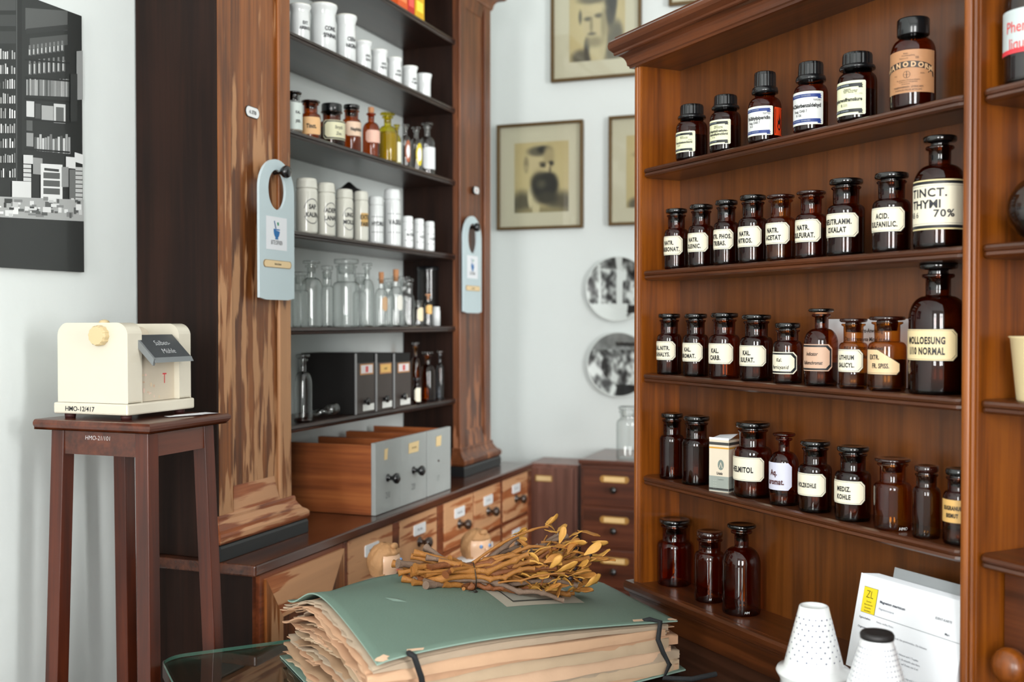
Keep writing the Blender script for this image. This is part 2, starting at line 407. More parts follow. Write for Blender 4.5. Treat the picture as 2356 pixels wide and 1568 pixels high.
for (p, q) in SIDE:
    wi += 1; mb = MB(); y0, y1 = WR - .05, WR - .01
    mb.box(p, p + .05, y0, y1, .9, 2.6).box(q - .05, q, y0, y1, .9, 2.6).box(p, q, y0, y1, .9, .95).box(p, q, y0, y1, 2.55, 2.6)
    mb.box((p + q) / 2 - .025, (p + q) / 2 + .025, y0, y1, .95, 2.55).box(p + .05, q - .05, y0, y1, 2.0, 2.04)
    struct(mb.build('window_%d' % wi, 'window_paint', None, (0, 0, 0), (0, 0, aL)))
struct(MB().box(WU, WB, WN - .015, WN, 0, .10).build('baseboard_left', 'window_paint', None, (0, 0, 0), (0, 0, aL)))
struct(MB().box(WB - .015, WB, WR, WN - .015, 0, .10).build('baseboard_back', 'window_paint', None, (0, 0, 0), (0, 0, aL)))

# ------------------------------------------------------------------ bottles
KINDS = {  # neck r, lip r, stopper r, shoulder z0, z1, lip z0, lip z1, stopper disc z0   (fractions of r / h)
    'wide':   (.70, .80, .90, .58, .665, .875, .90, .925),
    'rim':    (.68, .84, .96, .58, .66, .90, .925, .945),
    'low':    (.72, .84, .86, .60, .70, .86, .885, .91),
    'narrow': (.37, .56, .76, .55, .74, .90, .93, .955),
    'tall':   (.43, .56, .66, .57, .745, .885, .91, .945),
}
def body_profile(h, r, rn, s0, s1, l0, l1, rl, floor=True):
    P = ([(0, .004), (r * .72, .003), (r * .90, 0), (r * .97, .0015), (r, .006)] if floor else [(r, .006)])
    P += [(r, s0 * h * .5), (r, s0 * h - .001)]
    for i in range(1, 9):
        t = PI / 2 * i / 8; P.append((rn * 1.03 + (r - rn * 1.03) * math.cos(t), (s0 + (s1 - s0) * math.sin(t)) * h))
    P += [(rn * .99, s1 * h + .002), (rn, (s1 + l0) / 2 * h), (rn, l0 * h - .002), (rl * .97, l0 * h), (rl, (l0 + l1) / 2 * h), (rl * .96, l1 * h), (rn * .9, l1 * h)]
    return P
def stopper_profile(h, rn, rs, l1, d0):
    return [(0, (l1 - .12) * h), (rn * .78, (l1 - .12) * h), (rn * .86, l1 * h), (rn * .80, (l1 + d0) / 2 * h), (rn * .84, d0 * h - .0005),
            (rs * .90, d0 * h), (rs * .985, d0 * h + .0015), (rs, (d0 + 1) / 2 * h), (rs * .985, h - .0012), (rs * .92, h - .0002), (rs * .82, h), (rs * .7, h - .0012), (0, h - .0016)]
def cap_mesh(mb, rc, z0, z1, ribs=12, flange=True, tall=False):
    """screw cap: faceted sides above a wide collar"""
    zf = z0 + (z1 - z0) * (.26 if tall else .22)
    if flange: mb.lathe([(rc * .80, z0), (rc * .99, z0 + .0005), (rc, z0 + (zf - z0) * .5), (rc * .96, zf * .999), (rc * .86, zf + .0015)], 40)
    rr = rc * (.84 if flange else 1)
    n = ribs * 4; zs = [(zf if flange else z0, 1), (z1 - (z1 - z0) * .16, .985), (z1 - .0012, .93), (z1, .84)]
    vs = []
    for z, k in zs:
        for i in range(n):
            q = i % 4; rad = rr * k * (.962 if q == 0 else 1.0) / (math.cos(((q - 2) * PI / n)) ** .5)
            a = 2 * PI * i / n; vs.append((rad * math.cos(a), rad * math.sin(a), z))
    fs = [(j * n + i, j * n + (i + 1) % n, (j + 1) * n + (i + 1) % n, (j + 1) * n + i) for j in range(3) for i in range(n)]
    mb.add(vs, fs); mb.add(vs[-n:], [tuple(range(n))])
    if not flange: mb.add(vs[:n], [tuple(range(n))[::-1]])
def fit(a, nf, zr, L, R, top, gap, capk=.9):
    """where a bottle stands on its shelf and how big it is, from where the photo shows it"""
    r = .025
    for _ in range(6):
        n = nf + gap + r; u = solve(a, (L + R) / 2, zr, n=n); p = pt(a, u, n); d = p.y * cT - zr * sT
        t = ((L + R) / 2 - CX) / FPX
        r = (R - L) / 2 * d / FPX / math.sqrt(1 + t * t)
    zt = zrel(p.y, top); zt = zrel(p.y + (r * capk if zt < 0 else -r * capk), top)
    return u, n, r, zt - zr
CREAM, INK = (236, 228, 204), (14, 15, 18)
def apoth_label(b, r, h, ac, l0, l1, lines, wk=2.55, paper=CREAM, heights=None, ink=INK, sx=.68, style='std', bold=.048, space=1.14, slant=0):
    mb = MB(); w = r * wk; z0, z1 = l0 * h, l1 * h; ch = min(.0065, (z1 - z0) * .2)
    if style == 'std':
        wrapped(mb, r, ac, w, z0, z1, (26, 27, 30), ch, .0003)
        wrapped(mb, r, ac, w - .0014, z0 + .0007, z1 - .0007, paper, ch, .0005)
        wrapped(mb, r, ac, w - .0046, z0 + .0022, z1 - .0022, (40, 40, 44), ch, .0007)
        wrapped(mb, r, ac, w - .0054, z0 + .0026, z1 - .0026, paper, ch, .0009)
    elif style == 'bold':
        wrapped(mb, r, ac, w, z0, z1, paper, ch, .0003)
        wrapped(mb, r, ac, w - .003, z0 + .0015, z1 - .0015, (22, 26, 30), ch, .0005)
        wrapped(mb, r, ac, w - .009, z0 + .0045, z1 - .0045, paper, ch, .0007)
    elif style == 'bands':
        W = r * 3.6
        wrapped(mb, r, ac, W, z0, z1, (232, 214, 160), 0, .0003); wrapped(mb, r, ac, W, z0 + .002, z1 - .002, (26, 28, 32), 0, .0005)
        wrapped(mb, r, ac, W, z0 + .0062, z1 - .0062, paper, 0, .0007); wrapped(mb, r, ac, W, z0 + .0085, z0 + .0089, (70, 70, 70), 0, .0009); wrapped(mb, r, ac, W, z1 - .0089, z1 - .0085, (70, 70, 70), 0, .0009)
    elif style == 'plain':
        wrapped(mb, r, ac, w, z0, z1, paper, ch, .0004)
    lab = mb.build('label', 'print', b)
    if not lines: return lab
    tx = MB(); f = cyl(r + .0012, ac); n = len(lines); H = z1 - z0
    hs = heights or ([.215] * n if n > 1 else [.24])
    for i, s in enumerate(lines):
        off = 0
        if isinstance(s, tuple): s, off = s
        zc = z1 - H * ((i + .5) / n * .66 + .19) - H * hs[i] * .5
        write(tx, s, off * r, zc, H * hs[i], f, ink, sx=sx, bold=bold, space=space, slant=slant)
    tx.build('lettering', 'print', lab); return lab
def hmo(b, r, ang, z, s='HMO', h=.0045):
    mb = MB(); write(mb, s, 0, z, h, cyl(r + .0006, ang), (235, 238, 238), slant=.25, bold=0)
    mb.build('inventory_mark', 'print', b)
def bottle(desc, group, a, nf, zr, L, R, top, kind='wide', g='amber', stop='stopper_black', fill=None, fillm='contents_dark', gap=.005,
           labels=None, lab=(.20, .53), ac=-75, seg=40, capk=.9, cat='bottle', name='reagent_bottle', **kw):
    u, n, r, h = fit(a, nf, zr, L, R, top, gap, capk)
    b = thing(name, desc, cat, a, u, n, CZ + zr, group)
    rn, rl, rs, s0, s1, l0, l1, d0 = KINDS[kind]
    MB().lathe(body_profile(h, r, r * rn, s0, s1, l0, l1, r * rl), seg).build('glass_body', g, b)
    if stop: MB().lathe(stopper_profile(h, r * rn, r * rs, l1, d0), seg).build('stopper', stop, b)
    if fill:
        q = [(0, .0055), (r * .92, .0055), (r * .955, .009)]
        if fill > s0: q += [(r * .955, s0 * h), (r * .8, min(fill, s1) * h * .99), (0, min(fill, s1) * h * .99)]
        else: q += [(r * .955, fill * h), (0, fill * h)]
        MB().lathe(q, 28).build('contents', fillm, b)
    if labels is not None: apoth_label(b, r, h, math.radians(ac), lab[0], lab[1], labels, **kw)
    return b, r, h

# ------------------------------------------------------------------ right cabinet
RU, RN, RZ = -1.84, 1.185, .80
DP = .098
cab = thing('apothecary_cabinet', 'reddish brown varnished wooden shelf cabinet of open bays filled with amber bottles', 'cabinet', aR, RU, RN, RZ)
def stile(x0, x1, h0, h1, name, yb):
    w_ = x1 - x0
    P = [(x0, .002), (x0 + .001, .0005)]
    P += [(x0 + .001 + w_ * .5 * (1 - math.cos(PI * i / 8)) / 2, .0005 - .0045 * math.sin(PI * i / 8)) for i in range(1, 9)]
    P += [(x0 + w_ * .56, .0025), (x0 + w_ * .62, -.001), (x0 + w_ * .72, -.0025), (x0 + w_ * .82, -.001), (x0 + w_ * .86, .003), (x0 + w_ * .90, .001), (x1, .001), (x1, yb), (x0, yb)]
    return MB().prism(P, h0, h1).build(name, 'mahogany', cab)
stile(0, .025, .070, 1.116, 'side_panel', DP); stile(.815, .842, .070, 1.116, 'divider', DP); stile(1.47, 1.495, .07, 1.116, 'side_panel', DP)
box(.025, .815, DP - .004, DP, .070, 1.116).build('back_panel', 'mahogany_back', cab)
box(.842, 1.47, DP - .004, DP, .070, 1.116).build('back_panel', 'mahogany_back', cab)
box(0, 1.495, -.0005, DP, 1.1162, 1.180).build('top_panel', 'mahogany_dark', cab)
cz = 1.116
PR = [(.003, cz), (.008, cz + .001), (.009, cz + .005), (.012, cz + .007)]
PR += [(.012 + .018 * (1 - math.cos(PI / 2 * i / 6)), cz + .007 + .022 * math.sin(PI / 2 * i / 6)) for i in range(1, 7)]
PR += [(.032, cz + .031), (.032, cz + .035), (.035, cz + .038), (.0395, cz + .043), (.041, cz + .050), (.0395, cz + .057), (.036, cz + .061), (.030, cz + .063), (.030, cz + .067), (.002, cz + .067)]
MB().sweep(PR, 0, 1.495, DP, 0).build('cornice', 'mahogany_long', cab)
def shelf(x0, x1, z, name='shelf'):
    t = .019; prof = [(.012, 0), (.004, .001), (.0005, .004), (.0015, .008), (.003, .009), (.0005, .010), (-.001, .0135), (.0005, .017), (.005, t)]
    secs = [(x0 + .0005, .010), (x0 + .004, .004), (x0 + .010, .0005), (x0 + .018, 0), (x1 - .018, 0), (x1 - .010, .0005), (x1 - .004, .004), (x1 - .0005, .010)]
    mb = MB(); vs = []; n = len(prof) + 2
    for x, o in secs:
        vs += [(x, DP - .0045, z - t)] + [(x, y + o, z - t + zz) for y, zz in prof] + [(x, DP - .0045, z)]
    fs = [(j * n + i, j * n + i + 1, (j + 1) * n + i + 1, (j + 1) * n + i) for j in range(len(secs) - 1) for i in range(n)
          if i < n - 1] + [(j * n + n - 1, j * n, (j + 1) * n, (j + 1) * n + n - 1) for j in range(len(secs) - 1)]
    mb.add(vs, fs); mb.add(vs[:n], [tuple(range(n))[::-1]]); mb.add(vs[-n:], [tuple(range(n))])
    return mb.build(name, 'mahogany_dark', cab)
SZ = [.310, .104, -.103, -.310, -.530]
for zz in SZ[:4]:
    shelf(.025, .815, zz + .6); shelf(.842, 1.47, zz + .6)
PL = [(.004, 0), (.006, .040), (.008, .046), (.014, .050), (.016, .056), (.016, .064), (.013, .0695), (.002, .070)]
MB().sweep(PL, 0, 1.495, DP, 0).build('plinth', 'mahogany_dark', cab)
box(.0, 1.495, -.004, DP - .001, .052, .0704).build('base_board', 'mahogany_dark', cab)
# drawer in the lower part of the second bay
dr = box(.846, 1.40, .050, .090, .0705, .270).build('drawer', 'mahogany_long', cab)
ku = solve(aR, 2342, -.42, n=RN + .03) - RU
MB().lathe([(.010, 0), (.010, .014), (.016, .018), (.023, .027), (.025, .036), (.021, .046), (.012, .052), (0, .053)], 32, axis='y', cx=ku, cy=.050, cz=.6 - .452).build('knob', 'mahogany', dr)

NFR = RN
S1, S2, S3, S4, S5 = SZ
G1, G2, G3, G4, G5 = ('screw-capped bottles on the top shelf', 'amber bottles on the second shelf', 'amber bottles on the middle shelf',
                      'amber bottles on the fourth shelf', 'amber bottles on the cabinet base')
def merck_label(b, r, h, ac, l0, l1, lines, kind):
    """printed pharmacy label with a ribbon at top and bottom"""
    mb = MB(); w = r * 2.55; z0, z1 = l0 * h, l1 * h; H = z1 - z0
    paper, rib = ((236, 236, 196), (28, 32, 34)) if kind == 'cream' else ((226, 228, 226), (30, 56, 128))
    wrapped(mb, r, ac, w, z0, z1, (238, 238, 214), .0015, .0003); wrapped(mb, r, ac, w - .002, z0 + .001, z1 - .001, paper, .001, .0004)
    f = cyl(r + .0008, ac); f2 = cyl(r + .0010, ac)
    for zc in (z1 - H * .13, z0 + H * .12):
        wrapped(mb, r, ac, w * .86, zc - H * .052, zc + H * .052, rib, 0, .0006)
        poly(mb, [(w * .36, zc - H * .09), (w * .455, zc - H * .09), (w * .43, zc - H * .045), (w * .455, zc), (w * .36, zc)], f, rib)
    lab = mb.build('label', 'print', b); tx = MB()
    dx = math.radians(-78) - ac
    for s, hh, zf, col, xo in lines:
        if hh > .08 and len(s) > 6: write(tx, s, 1.12 * r, z0 + H * zf, H * hh * 1.1, cyl(r + .0013, ac), col, sx=.80, bold=.035, align='R')
        else: write(tx, s, (xo + dx) * r if xo < .7 else 1.12 * r, z0 + H * zf, H * hh, cyl(r + .0013, ac), col, sx=.80, bold=.01, align='C' if xo < .7 else 'R')
    for zc in (z1 - H * .13, z0 + H * .12):
        write(tx, 'REAGENZIEN  ' * 2, -.1 * r, zc - H * .02, H * .045, cyl(r + .0013, ac), (150, 160, 170), sx=.8)
    tx.build('lettering', 'print', lab)
def screw(desc, L, R, top, capz, g, lines, kind, lab, tall=False, ac=-78, ribs=14, capr=.90, neck=.74):
    u, n, r, h = fit(aR, NFR, S1, L, R, top, .006, .8)
    b = thing('screw_cap_bottle', desc, 'bottle', aR, u, n, CZ + S1, G1)
    sh = capz - .19
    P = [(0, .004), (r * .8, .003), (r * .93, 0), (r, .006), (r, sh * h)]
    for i in range(1, 9):
        t = PI / 2 * i / 8; P.append((neck * r + (r - neck * r) * math.cos(t), (sh + (capz - .055 - sh) * math.sin(t)) * h))
    P += [(neck * r, capz * h + .003)]
    MB().lathe(P, 40).build('glass_body', g, b)
    mb = MB(); cap_mesh(mb, r * capr, capz * h, h, ribs, True, tall); mb.build('screw_cap', 'cap_black', b)
    MB().lathe([(0, .006), (r * .95, .006), (r * .95, sh * h * .8), (0, sh * h * .8)], 28).build('contents', 'contents_dark', b)
    if lines: merck_label(b, r, h, math.radians(ac), lab[0], lab[1], lines, kind)
    return b, r, h
K = INK
screw('smallest amber bottle on the top shelf, black screw cap, cream label ending coloniumchlorid', 1555, 1628, 236, .75, 'amber_deep',
      [('Reagenzien', .045, .735, K, .1), ('Deutsches Arzneibuch', .045, .685, K, .25), ('DAB 7, Nachtrag 1968', .04, .635, K, .25), ('527857', .06, .54, (120, 120, 110), .95),
       ('Francoloniumchlorid', .10, .42, K, .22), ('R 107', .075, .29, K, -.15)], 'cream', (.14, .50), ac=-96)
screw('second amber bottle on the top shelf, cream label ending aethylen diamindihydrochlorid', 1633, 1705, 214, .76, 'amber_deep',
      [('Reagenzien', .04, .735, K, .1), ('Deutsches Arzneibuch', .04, .69, K, .25), ('DAB 7, Nachtrag 1968', .04, .645, K, .25), ('N-(1-Naphthyl)-aethylen-', .085, .50, K, .3),
       ('diamindihydrochlorid', .085, .37, K, .3), ('R 10', .07, .26, K, -.1)], 'cream', (.13, .55), ac=-91)
b, r, h = screw('amber bottle with tall black screw cap, blue and white label and orange hazard sticker', 1721, 1798, 160, .70, 'amber_red',
      [('700*755', .07, .70, (120, 120, 120), .85), ('N-Ethylpiperidin', .11, .54, K, .2), ('Reag. DAB 7', .08, .40, K, 0), ('R 21', .07, .29, K, -.2)], 'blue', (.10, .50), ac=-84, tall=True, capr=.80, neck=.62)
mb = MB(); a_ = math.radians(-84); f0 = cyl(r + .0009, a_); x0 = r * 1.33
wrapped(mb, r, a_ + 1.33 + .42, r * .78, .10 * h, .485 * h, (236, 72, 24), 0, .0004)
fl = cyl(r + .0007, a_ + 1.33 + .42); H = .385 * h; zb = .10 * h
for (p0, p1, q0, q1) in [(-.33, -.29, .06, .94), (-.33, .33, .06, .09), (-.33, .33, .91, .94), (.29, .33, .06, .94)]:
    poly(mb, rect(p0 * r, p1 * r, zb + q0 * H, zb + q1 * H), fl, (20, 16, 16))
poly(mb, [(.0, zb + .16 * H), (-.18 * r, zb + .3 * H), (-.12 * r, zb + .45 * H), (-.16 * r, zb + .6 * H), (-.04 * r, zb + .5 * H), (.0, zb + .78 * H), (.08 * r, zb + .55 * H), (.18 * r, zb + .66 * H), (.14 * r, zb + .42 * H), (.2 * r, zb + .3 * H)], fl, (20, 16, 16))
mb.build('hazard_sticker', 'print', b)
screw('amber bottle with tall black screw cap and blue ribboned label ending benzaldehyd', 1825, 1905, 137, .73, 'amber_red',
      [('70092981', .06, .70, (130, 130, 130), .75), ('4-Chlorbenzaldehyd', .105, .52, K, .25), ('Reag. DAB 7', .08, .37, K, 0), ('R 126', .075, .25, K, -.1)], 'blue', (.10, .56), ac=-70, tall=True, capr=.88)
screw('wide-capped amber bottle with cream label ending wolframsaeure', 1926, 2018, 114, .76, 'amber_deep',
      [('Reagenzien', .045, .735, K, .1), ('Deutsches Arzneibuch', .045, .69, K, .25), ('DAB 7, Nachtrag 1968', .04, .645, K, .25), ('11.1.1974', .05, .58, (140, 140, 130), .8),
       ('Phosphorwolframsäure', .10, .40, K, .25), ('R 111', .09, .25, K, -.1)], 'cream', (.09, .565), ac=-92, capr=.92)
# the big brown-paper bottle
u, n, r, h = fit(aR, NFR, S1, 2047, 2153, 35, .006, .7)
b = thing('screw_cap_bottle', 'large amber bottle with smooth black cap and brown paper label, right end of top shelf', 'bottle', aR, u, n, CZ + S1, G1)
P = [(0, .004), (r * .8, .003), (r * .93, 0), (r, .006), (r, .60 * h)] + [(.66 * r + .34 * r * math.cos(PI / 2 * i / 8), (.60 + .17 * math.sin(PI / 2 * i / 8)) * h) for i in range(1, 9)] + [(.66 * r, .84 * h)]
MB().lathe(P, 40).build('glass_body', 'amber_red', b)
MB().lathe([(0, .006), (r * .95, .006), (r * .95, .55 * h), (0, .55 * h)], 28).build('contents', 'contents_brown', b)
MB().lathe([(r * .6, .815 * h), (r * .70, .815 * h), (r * .72, .825 * h), (r * .72, .985 * h), (r * .68, h), (0, h)], 48).build('screw_cap', 'cap_black', b)
mb = MB(); ac = math.radians(-65); z0, z1 = .165 * h, .625 * h; H = z1 - z0
BP = (182, 132, 92); DK = (58, 48, 42)
wrapped(mb, r, ac, r * 2.9, z0, z1, BP, 0, .0003, skew=lambda x: z1 - abs(x) * .02)
f = cyl(r + .0006, ac)
arc = [(r * 1.42 * math.sin(t), z0 + H * (.50 + .16 * math.cos(t * 1.2))) for t in [(-1.15 + 2.3 * i / 20) for i in range(21)]]
for i in range(20):
    (x0, q0), (x1, q1) = arc[i], arc[i + 1]
    poly(mb, [(x0, q0 - H * .075), (x1, q1 - H * .075), (x1, q1 + H * .075), (x0, q0 + H * .075)], f, DK)
poly(mb, [(r * 1.0, z0 + H * .46), (r * 1.38, z0 + H * .36), (r * 1.36, z0 + H * .47), (r * 1.2, z0 + H * .52)], f, DK)
lab = mb.build('label', 'print', b)
tx = MB(); f2 = cyl(r + .0011, ac); s = 'PHANODORM'
for i, chx in enumerate(s):
    t = -1.02 + 2.04 * i / 8; x = r * 1.38 * math.sin(t)
    write(tx, chx, x, z0 + H * (.50 + .16 * math.cos(t * 1.2) - .055), H * .115, f2, (206, 166, 124), sx=1.0, bold=.05)
for s, x, q, hh in [('Rezept', 0, .90, .035), ('Verschreibungspflichtig', .1, .85, .03), ('Tabletten zu 0,2', -.1, .79, .03), ('250', .5, .78, .05), ('Inhalt', -.5, .40, .03), ('Marke', .75, .42, .035),
                    ('Nur auf ärztliche Verordnung abzugeben', .1, .28, .03), ('Trocken und vor Licht geschützt', .1, .235, .03), ('aufzubewahren', .0, .19, .03), ('FARBENFABRIKEN  LEVERKUSEN', .1, .11, .045), ('PHARMAZEUTISCHE ABTEILUNG', .1, .045, .04)]:
    write(tx, s, x * r, z0 + H * q, H * hh, f2, DK, sx=.8, bold=0)
for k in range(16):
    t = 2 * PI * k / 16; t2 = 2 * PI * (k + 1) / 16; cx_, cz_ = .05 * r, z0 + H * .42; R1, R2 = H * .075, H * .083
    poly(tx, [(cx_ + R1 * math.cos(t), cz_ + R1 * math.sin(t)), (cx_ + R2 * math.cos(t), cz_ + R2 * math.sin(t)), (cx_ + R2 * math.cos(t2), cz_ + R2 * math.sin(t2)), (cx_ + R1 * math.cos(t2), cz_ + R1 * math.sin(t2))], f2, DK)
poly(tx, rect(.05 * r - .0004, .05 * r + .0004, z0 + H * .35, z0 + H * .49), f2, DK); poly(tx, rect(.05 * r - H * .07, .05 * r + H * .07, z0 + H * .418, z0 + H * .424), f2, DK)
tx.build('lettering', 'print', lab)

# second shelf
def RB(desc, grp, S, *a_, **k): return bottle(desc, grp, aR, NFR, S, *a_, **k)
RB('amber bottle labelled NATR. CARBONAT., first from the left on the second shelf', G2, S2, 1528, 1584, 478, g='amber_deep', fill=.5, labels=['NATR.', 'CARBONAT.'], lab=(.225, .545))
RB('amber bottle labelled NATR. OLEINIC., second shelf', G2, S2, 1583, 1643, 468, g='amber_deep', fill=.35, labels=['NATR.', 'OLEINIC.'], lab=(.235, .545))
RB('amber bottle labelled NATR. PHOS. TRIBAS., second shelf', G2, S2, 1642, 1700, 458, g='amber_deep', fill=.5, labels=['NATR. PHOS.', 'TRIBAS.'], lab=(.235, .55))
RB('amber bottle labelled NATR. NITROS., second shelf', G2, S2, 1698, 1766, 446, g='amber_deep', fill=.5, labels=['NATR.', 'NITROS.'], lab=(.23, .54))
RB('lighter amber bottle with flat rim labelled NATR. ACETAT', G2, S2, 1762, 1830, 445, kind='rim', g='amber_light', stop='stopper_brown', fill=.3, labels=['NATR.', 'ACETAT'], lab=(.245, .575))
RB('amber bottle with flat brown rim labelled NATR. SULFURAT.', G2, S2, 1830, 1902, 436, kind='rim', g='amber_red', stop='stopper_brown', fill=.45, labels=['NATR.', 'SULFURAT.'], lab=(.235, .575))
RB('amber bottle labelled NEUTR. AMM. OXALAT', G2, S2, 1902, 1990, 407, g='amber_deep', fill=.5, labels=['NEUTR.AMM.', 'OXALAT'], lab=(.235, .55))
RB('amber bottle labelled ACID. SULFANILIC.', G2, S2, 2006, 2095, 393, g='amber_deep', fill=.5, labels=['ACID.', 'SULFANILIC.'], lab=(.25, .56))
b, r, h = bottle('tall amber bottle with handwritten tincture label reading 70 percent, by the middle stile', G2, aR, NFR, S2, 2100, 2222, 305, kind='tall', g='amber_deep', fill=.5, gap=.004, labels=[], lab=(.165, .60), style='bands', ac=-78)
tx = MB(); f = cyl(r + .0012, math.radians(-78)); z0, z1 = .165 * h, .60 * h; H = z1 - z0
NB = (16, 18, 30)
write(tx, 'TINCT.', .02 * r, z0 + H * .66, H * .17, f, NB, sx=1.0, bold=.025, space=1.12); write(tx, 'THYMI', -.10 * r, z0 + H * .43, H * .17, f, NB, sx=1.0, bold=.025)
write(tx, '70%', .72 * r, z0 + H * .25, H * .15, f, NB, sx=1.1, bold=.025, space=1.15); write(tx, 'DAB 6', -.75 * r, z0 + H * .25, H * .12, f, NB, sx=.9, bold=0)
tx.build('lettering', 'print', b)
# middle shelf
RB('amber bottle labelled KAL. NITR. P. ANALYS.', G3, S3, 1511, 1568, 721, g='amber_deep', fill=.45, labels=['KAL.NITR.', 'P.ANALYS.'], lab=(.235, .55))
RB('amber bottle labelled KAL. BROMAT.', G3, S3, 1571, 1630, 721, g='amber_deep', fill=.45, labels=['KAL.', 'BROMAT.'], lab=(.235, .54))
RB('amber bottle labelled KAL. CARB., glowing orange at its foot', G3, S3, 1631, 1702, 719, g='amber_red', labels=['KAL.', 'CARB.'], lab=(.22, .54))
RB('amber bottle labelled KAL. SULFAT., middle shelf', G3, S3, 1702, 1778, 723, g='amber_deep', fill=.4, labels=['KAL.', 'SULFAT.'], lab=(.22, .54))
RB('short amber bottle with handwritten black-bordered ferricyanid label', G3, S3, 1778, 1846, 742, kind='low', g='amber', fill=.3, labels=['Kal.', 'Ferricyanid'], lab=(.16, .52), style='bold', sx=.74, bold=.022, slant=.2, heights=[.17, .17])
b, r, h = RB('narrow-necked amber bottle with torn handwritten indicator label', G3, S3, 1849, 1928, 709, kind='narrow', g='amber', fill=.3, labels=['Indicator', 'Kaliumchromat'], lab=(.195, .54), style='bold', paper=(206, 168, 142), sx=.70, bold=.018, slant=.3, heights=[.14, .14], space=1.0)
MB().lathe([(r * .3, .928 * h), (r * .38, .93 * h), (r * .36, .956 * h)], 24).build('cork_ring', 'cork', b)
RB('amber bottle labelled LITHIUM SALICYL.', G3, S3, 1929, 1997, 732, kind='rim', g='amber_light', stop='stopper_brown', fill=.22, labels=['LITHIUM', 'SALICYL.'], lab=(.235, .565), heights=[.19, .19])
b, r, h = RB('amber bottle with torn extract label reading SPISS.', G3, S3, 1996, 2085, 727, kind='rim', g='amber_light', stop='stopper_brown', fill=.42)
mb = MB(); ac = math.radians(-76); w_ = r * 2.5; z0, z1 = .22 * h, .56 * h; H = z1 - z0
tear = lambda x: z1 - max(0, x - .0 * r) * .62
wrapped(mb, r, ac, w_, z0, z1, (60, 50, 40), .005, .0003, skew=tear)
wrapped(mb, r, ac, w_ - .0016, z0 + .0008, z1 - .0008, (228, 196, 152), .005, .0005, skew=lambda x: tear(x) - .0006)
wrapped(mb, r, ac, w_ - .005, z0 + .0026, z0 + .0030, (70, 60, 50), .0, .0007)
lab = mb.build('label', 'print', b); tx = MB(); f = cyl(r + .0012, ac)
write(tx, 'EXTR.', -.18 * r, z0 + H * .60, H * .19, f, INK, sx=.62, bold=.03, space=1.1); write(tx, 'FR. SPISS.', .18 * r, z0 + H * .26, H * .19, f, INK, sx=.62, bold=.03, space=1.1)
tx.build('lettering', 'print', lab)
RB('largest amber bottle, narrow neck, labelled LOESUNG NORMAL, by the middle stile', G3, S3, 2088, 2226, 600, kind='tall', g='amber_deep', fill=.42, gap=.004, labels=[('MOLLOESUNG', .05), ('1/10 NORMAL', .08)], lab=(.255, .495), heights=[.22, .22], wk=2.45, paper=(234, 212, 164), sx=.60, ac=-78)
# fourth shelf
RB('unlabelled amber bottle in the left corner of the fourth shelf', G4, S4, 1517, 1574, 947, g='amber_deep', fill=.0, gap=.010)
RB('unlabelled dark bottle left of the paper carton', G4, S4, 1568, 1636, 953, g='amber_deep', fill=.55, fillm='contents_dark')
RB('amber bottle labelled HELMITOL', G4, S4, 1687, 1776, 966, g='amber_red', fill=.25, labels=['HELMITOL'], lab=(.225, .55), heights=[.22], gap=.004)
b, r, h = RB('narrow-necked amber bottle with pale lavender aromatic water label', G4, S4, 1769, 1838, 992, kind='narrow', g='amber_red', stop='amber_red', fill=.15, labels=[('Aq.', -.15), 'aromat.'], lab=(.22, .60), style='plain', paper=(206, 206, 222), ink=(74, 26, 24), heights=[.21, .21], sx=.72, bold=.035, space=1.05, wk=2.3)
RB('amber bottle labelled HOLZKOHLE', G4, S4, 1836, 1914, 1009, g='amber_deep', fill=.5, labels=['HOLZKOHLE'], lab=(.235, .56), heights=[.19], sx=.56)
RB('amber bottle labelled MEDIZ. KOHLE', G4, S4, 1920, 2004, 1021, g='amber_deep', fill=.3, labels=['MEDIZ.', 'KOHLE'], lab=(.235, .555), heights=[.2, .2])
b, r, h = RB('orange amber bottle without label, with white inventory mark at its foot', G4, S4, 2009, 2097, 1048, kind='rim', g='amber_light', stop='stopper_brown', fillm='contents_brown', gap=.006); hmo(b, r, math.radians(-12), .02 * h)
RB('olive tinted glass bottle without label, fourth shelf', G4, S4, 2098, 2164, 1066, kind='low', g='amber_olive', stop='stopper_brown', gap=.008)
b, r, h = RB('small bottle with yellowed label half hidden by the middle stile', G4, S4, 2168, 2246, 1072, kind='low', g='amber', gap=.012, fill=.2, labels=['SUGRANUL', 'BISMUT'], lab=(.30, .60), style='plain', paper=(214, 170, 100), sx=.6, heights=[.18, .18])
# cabinet base
b, r, h = RB('unlabelled amber bottle at the left end of the cabinet base', G5, S5, 1512, 1591, 1186, g='amber_red', gap=.024)
b, r, h = RB('shorter unlabelled amber bottle with brown stopper, middle of three', G5, S5, 1597, 1668, 1214, kind='low', g='amber', stop='stopper_brown', gap=.016); hmo(b, r, math.radians(-35), .05 * h, 'H')
b, r, h = RB('narrow-necked amber bottle, right of the three on the cabinet base', G5, S5, 1661, 1750, 1197, kind='narrow', g='amber', gap=.010); hmo(b, r, math.radians(-22), .04 * h, 'HM')

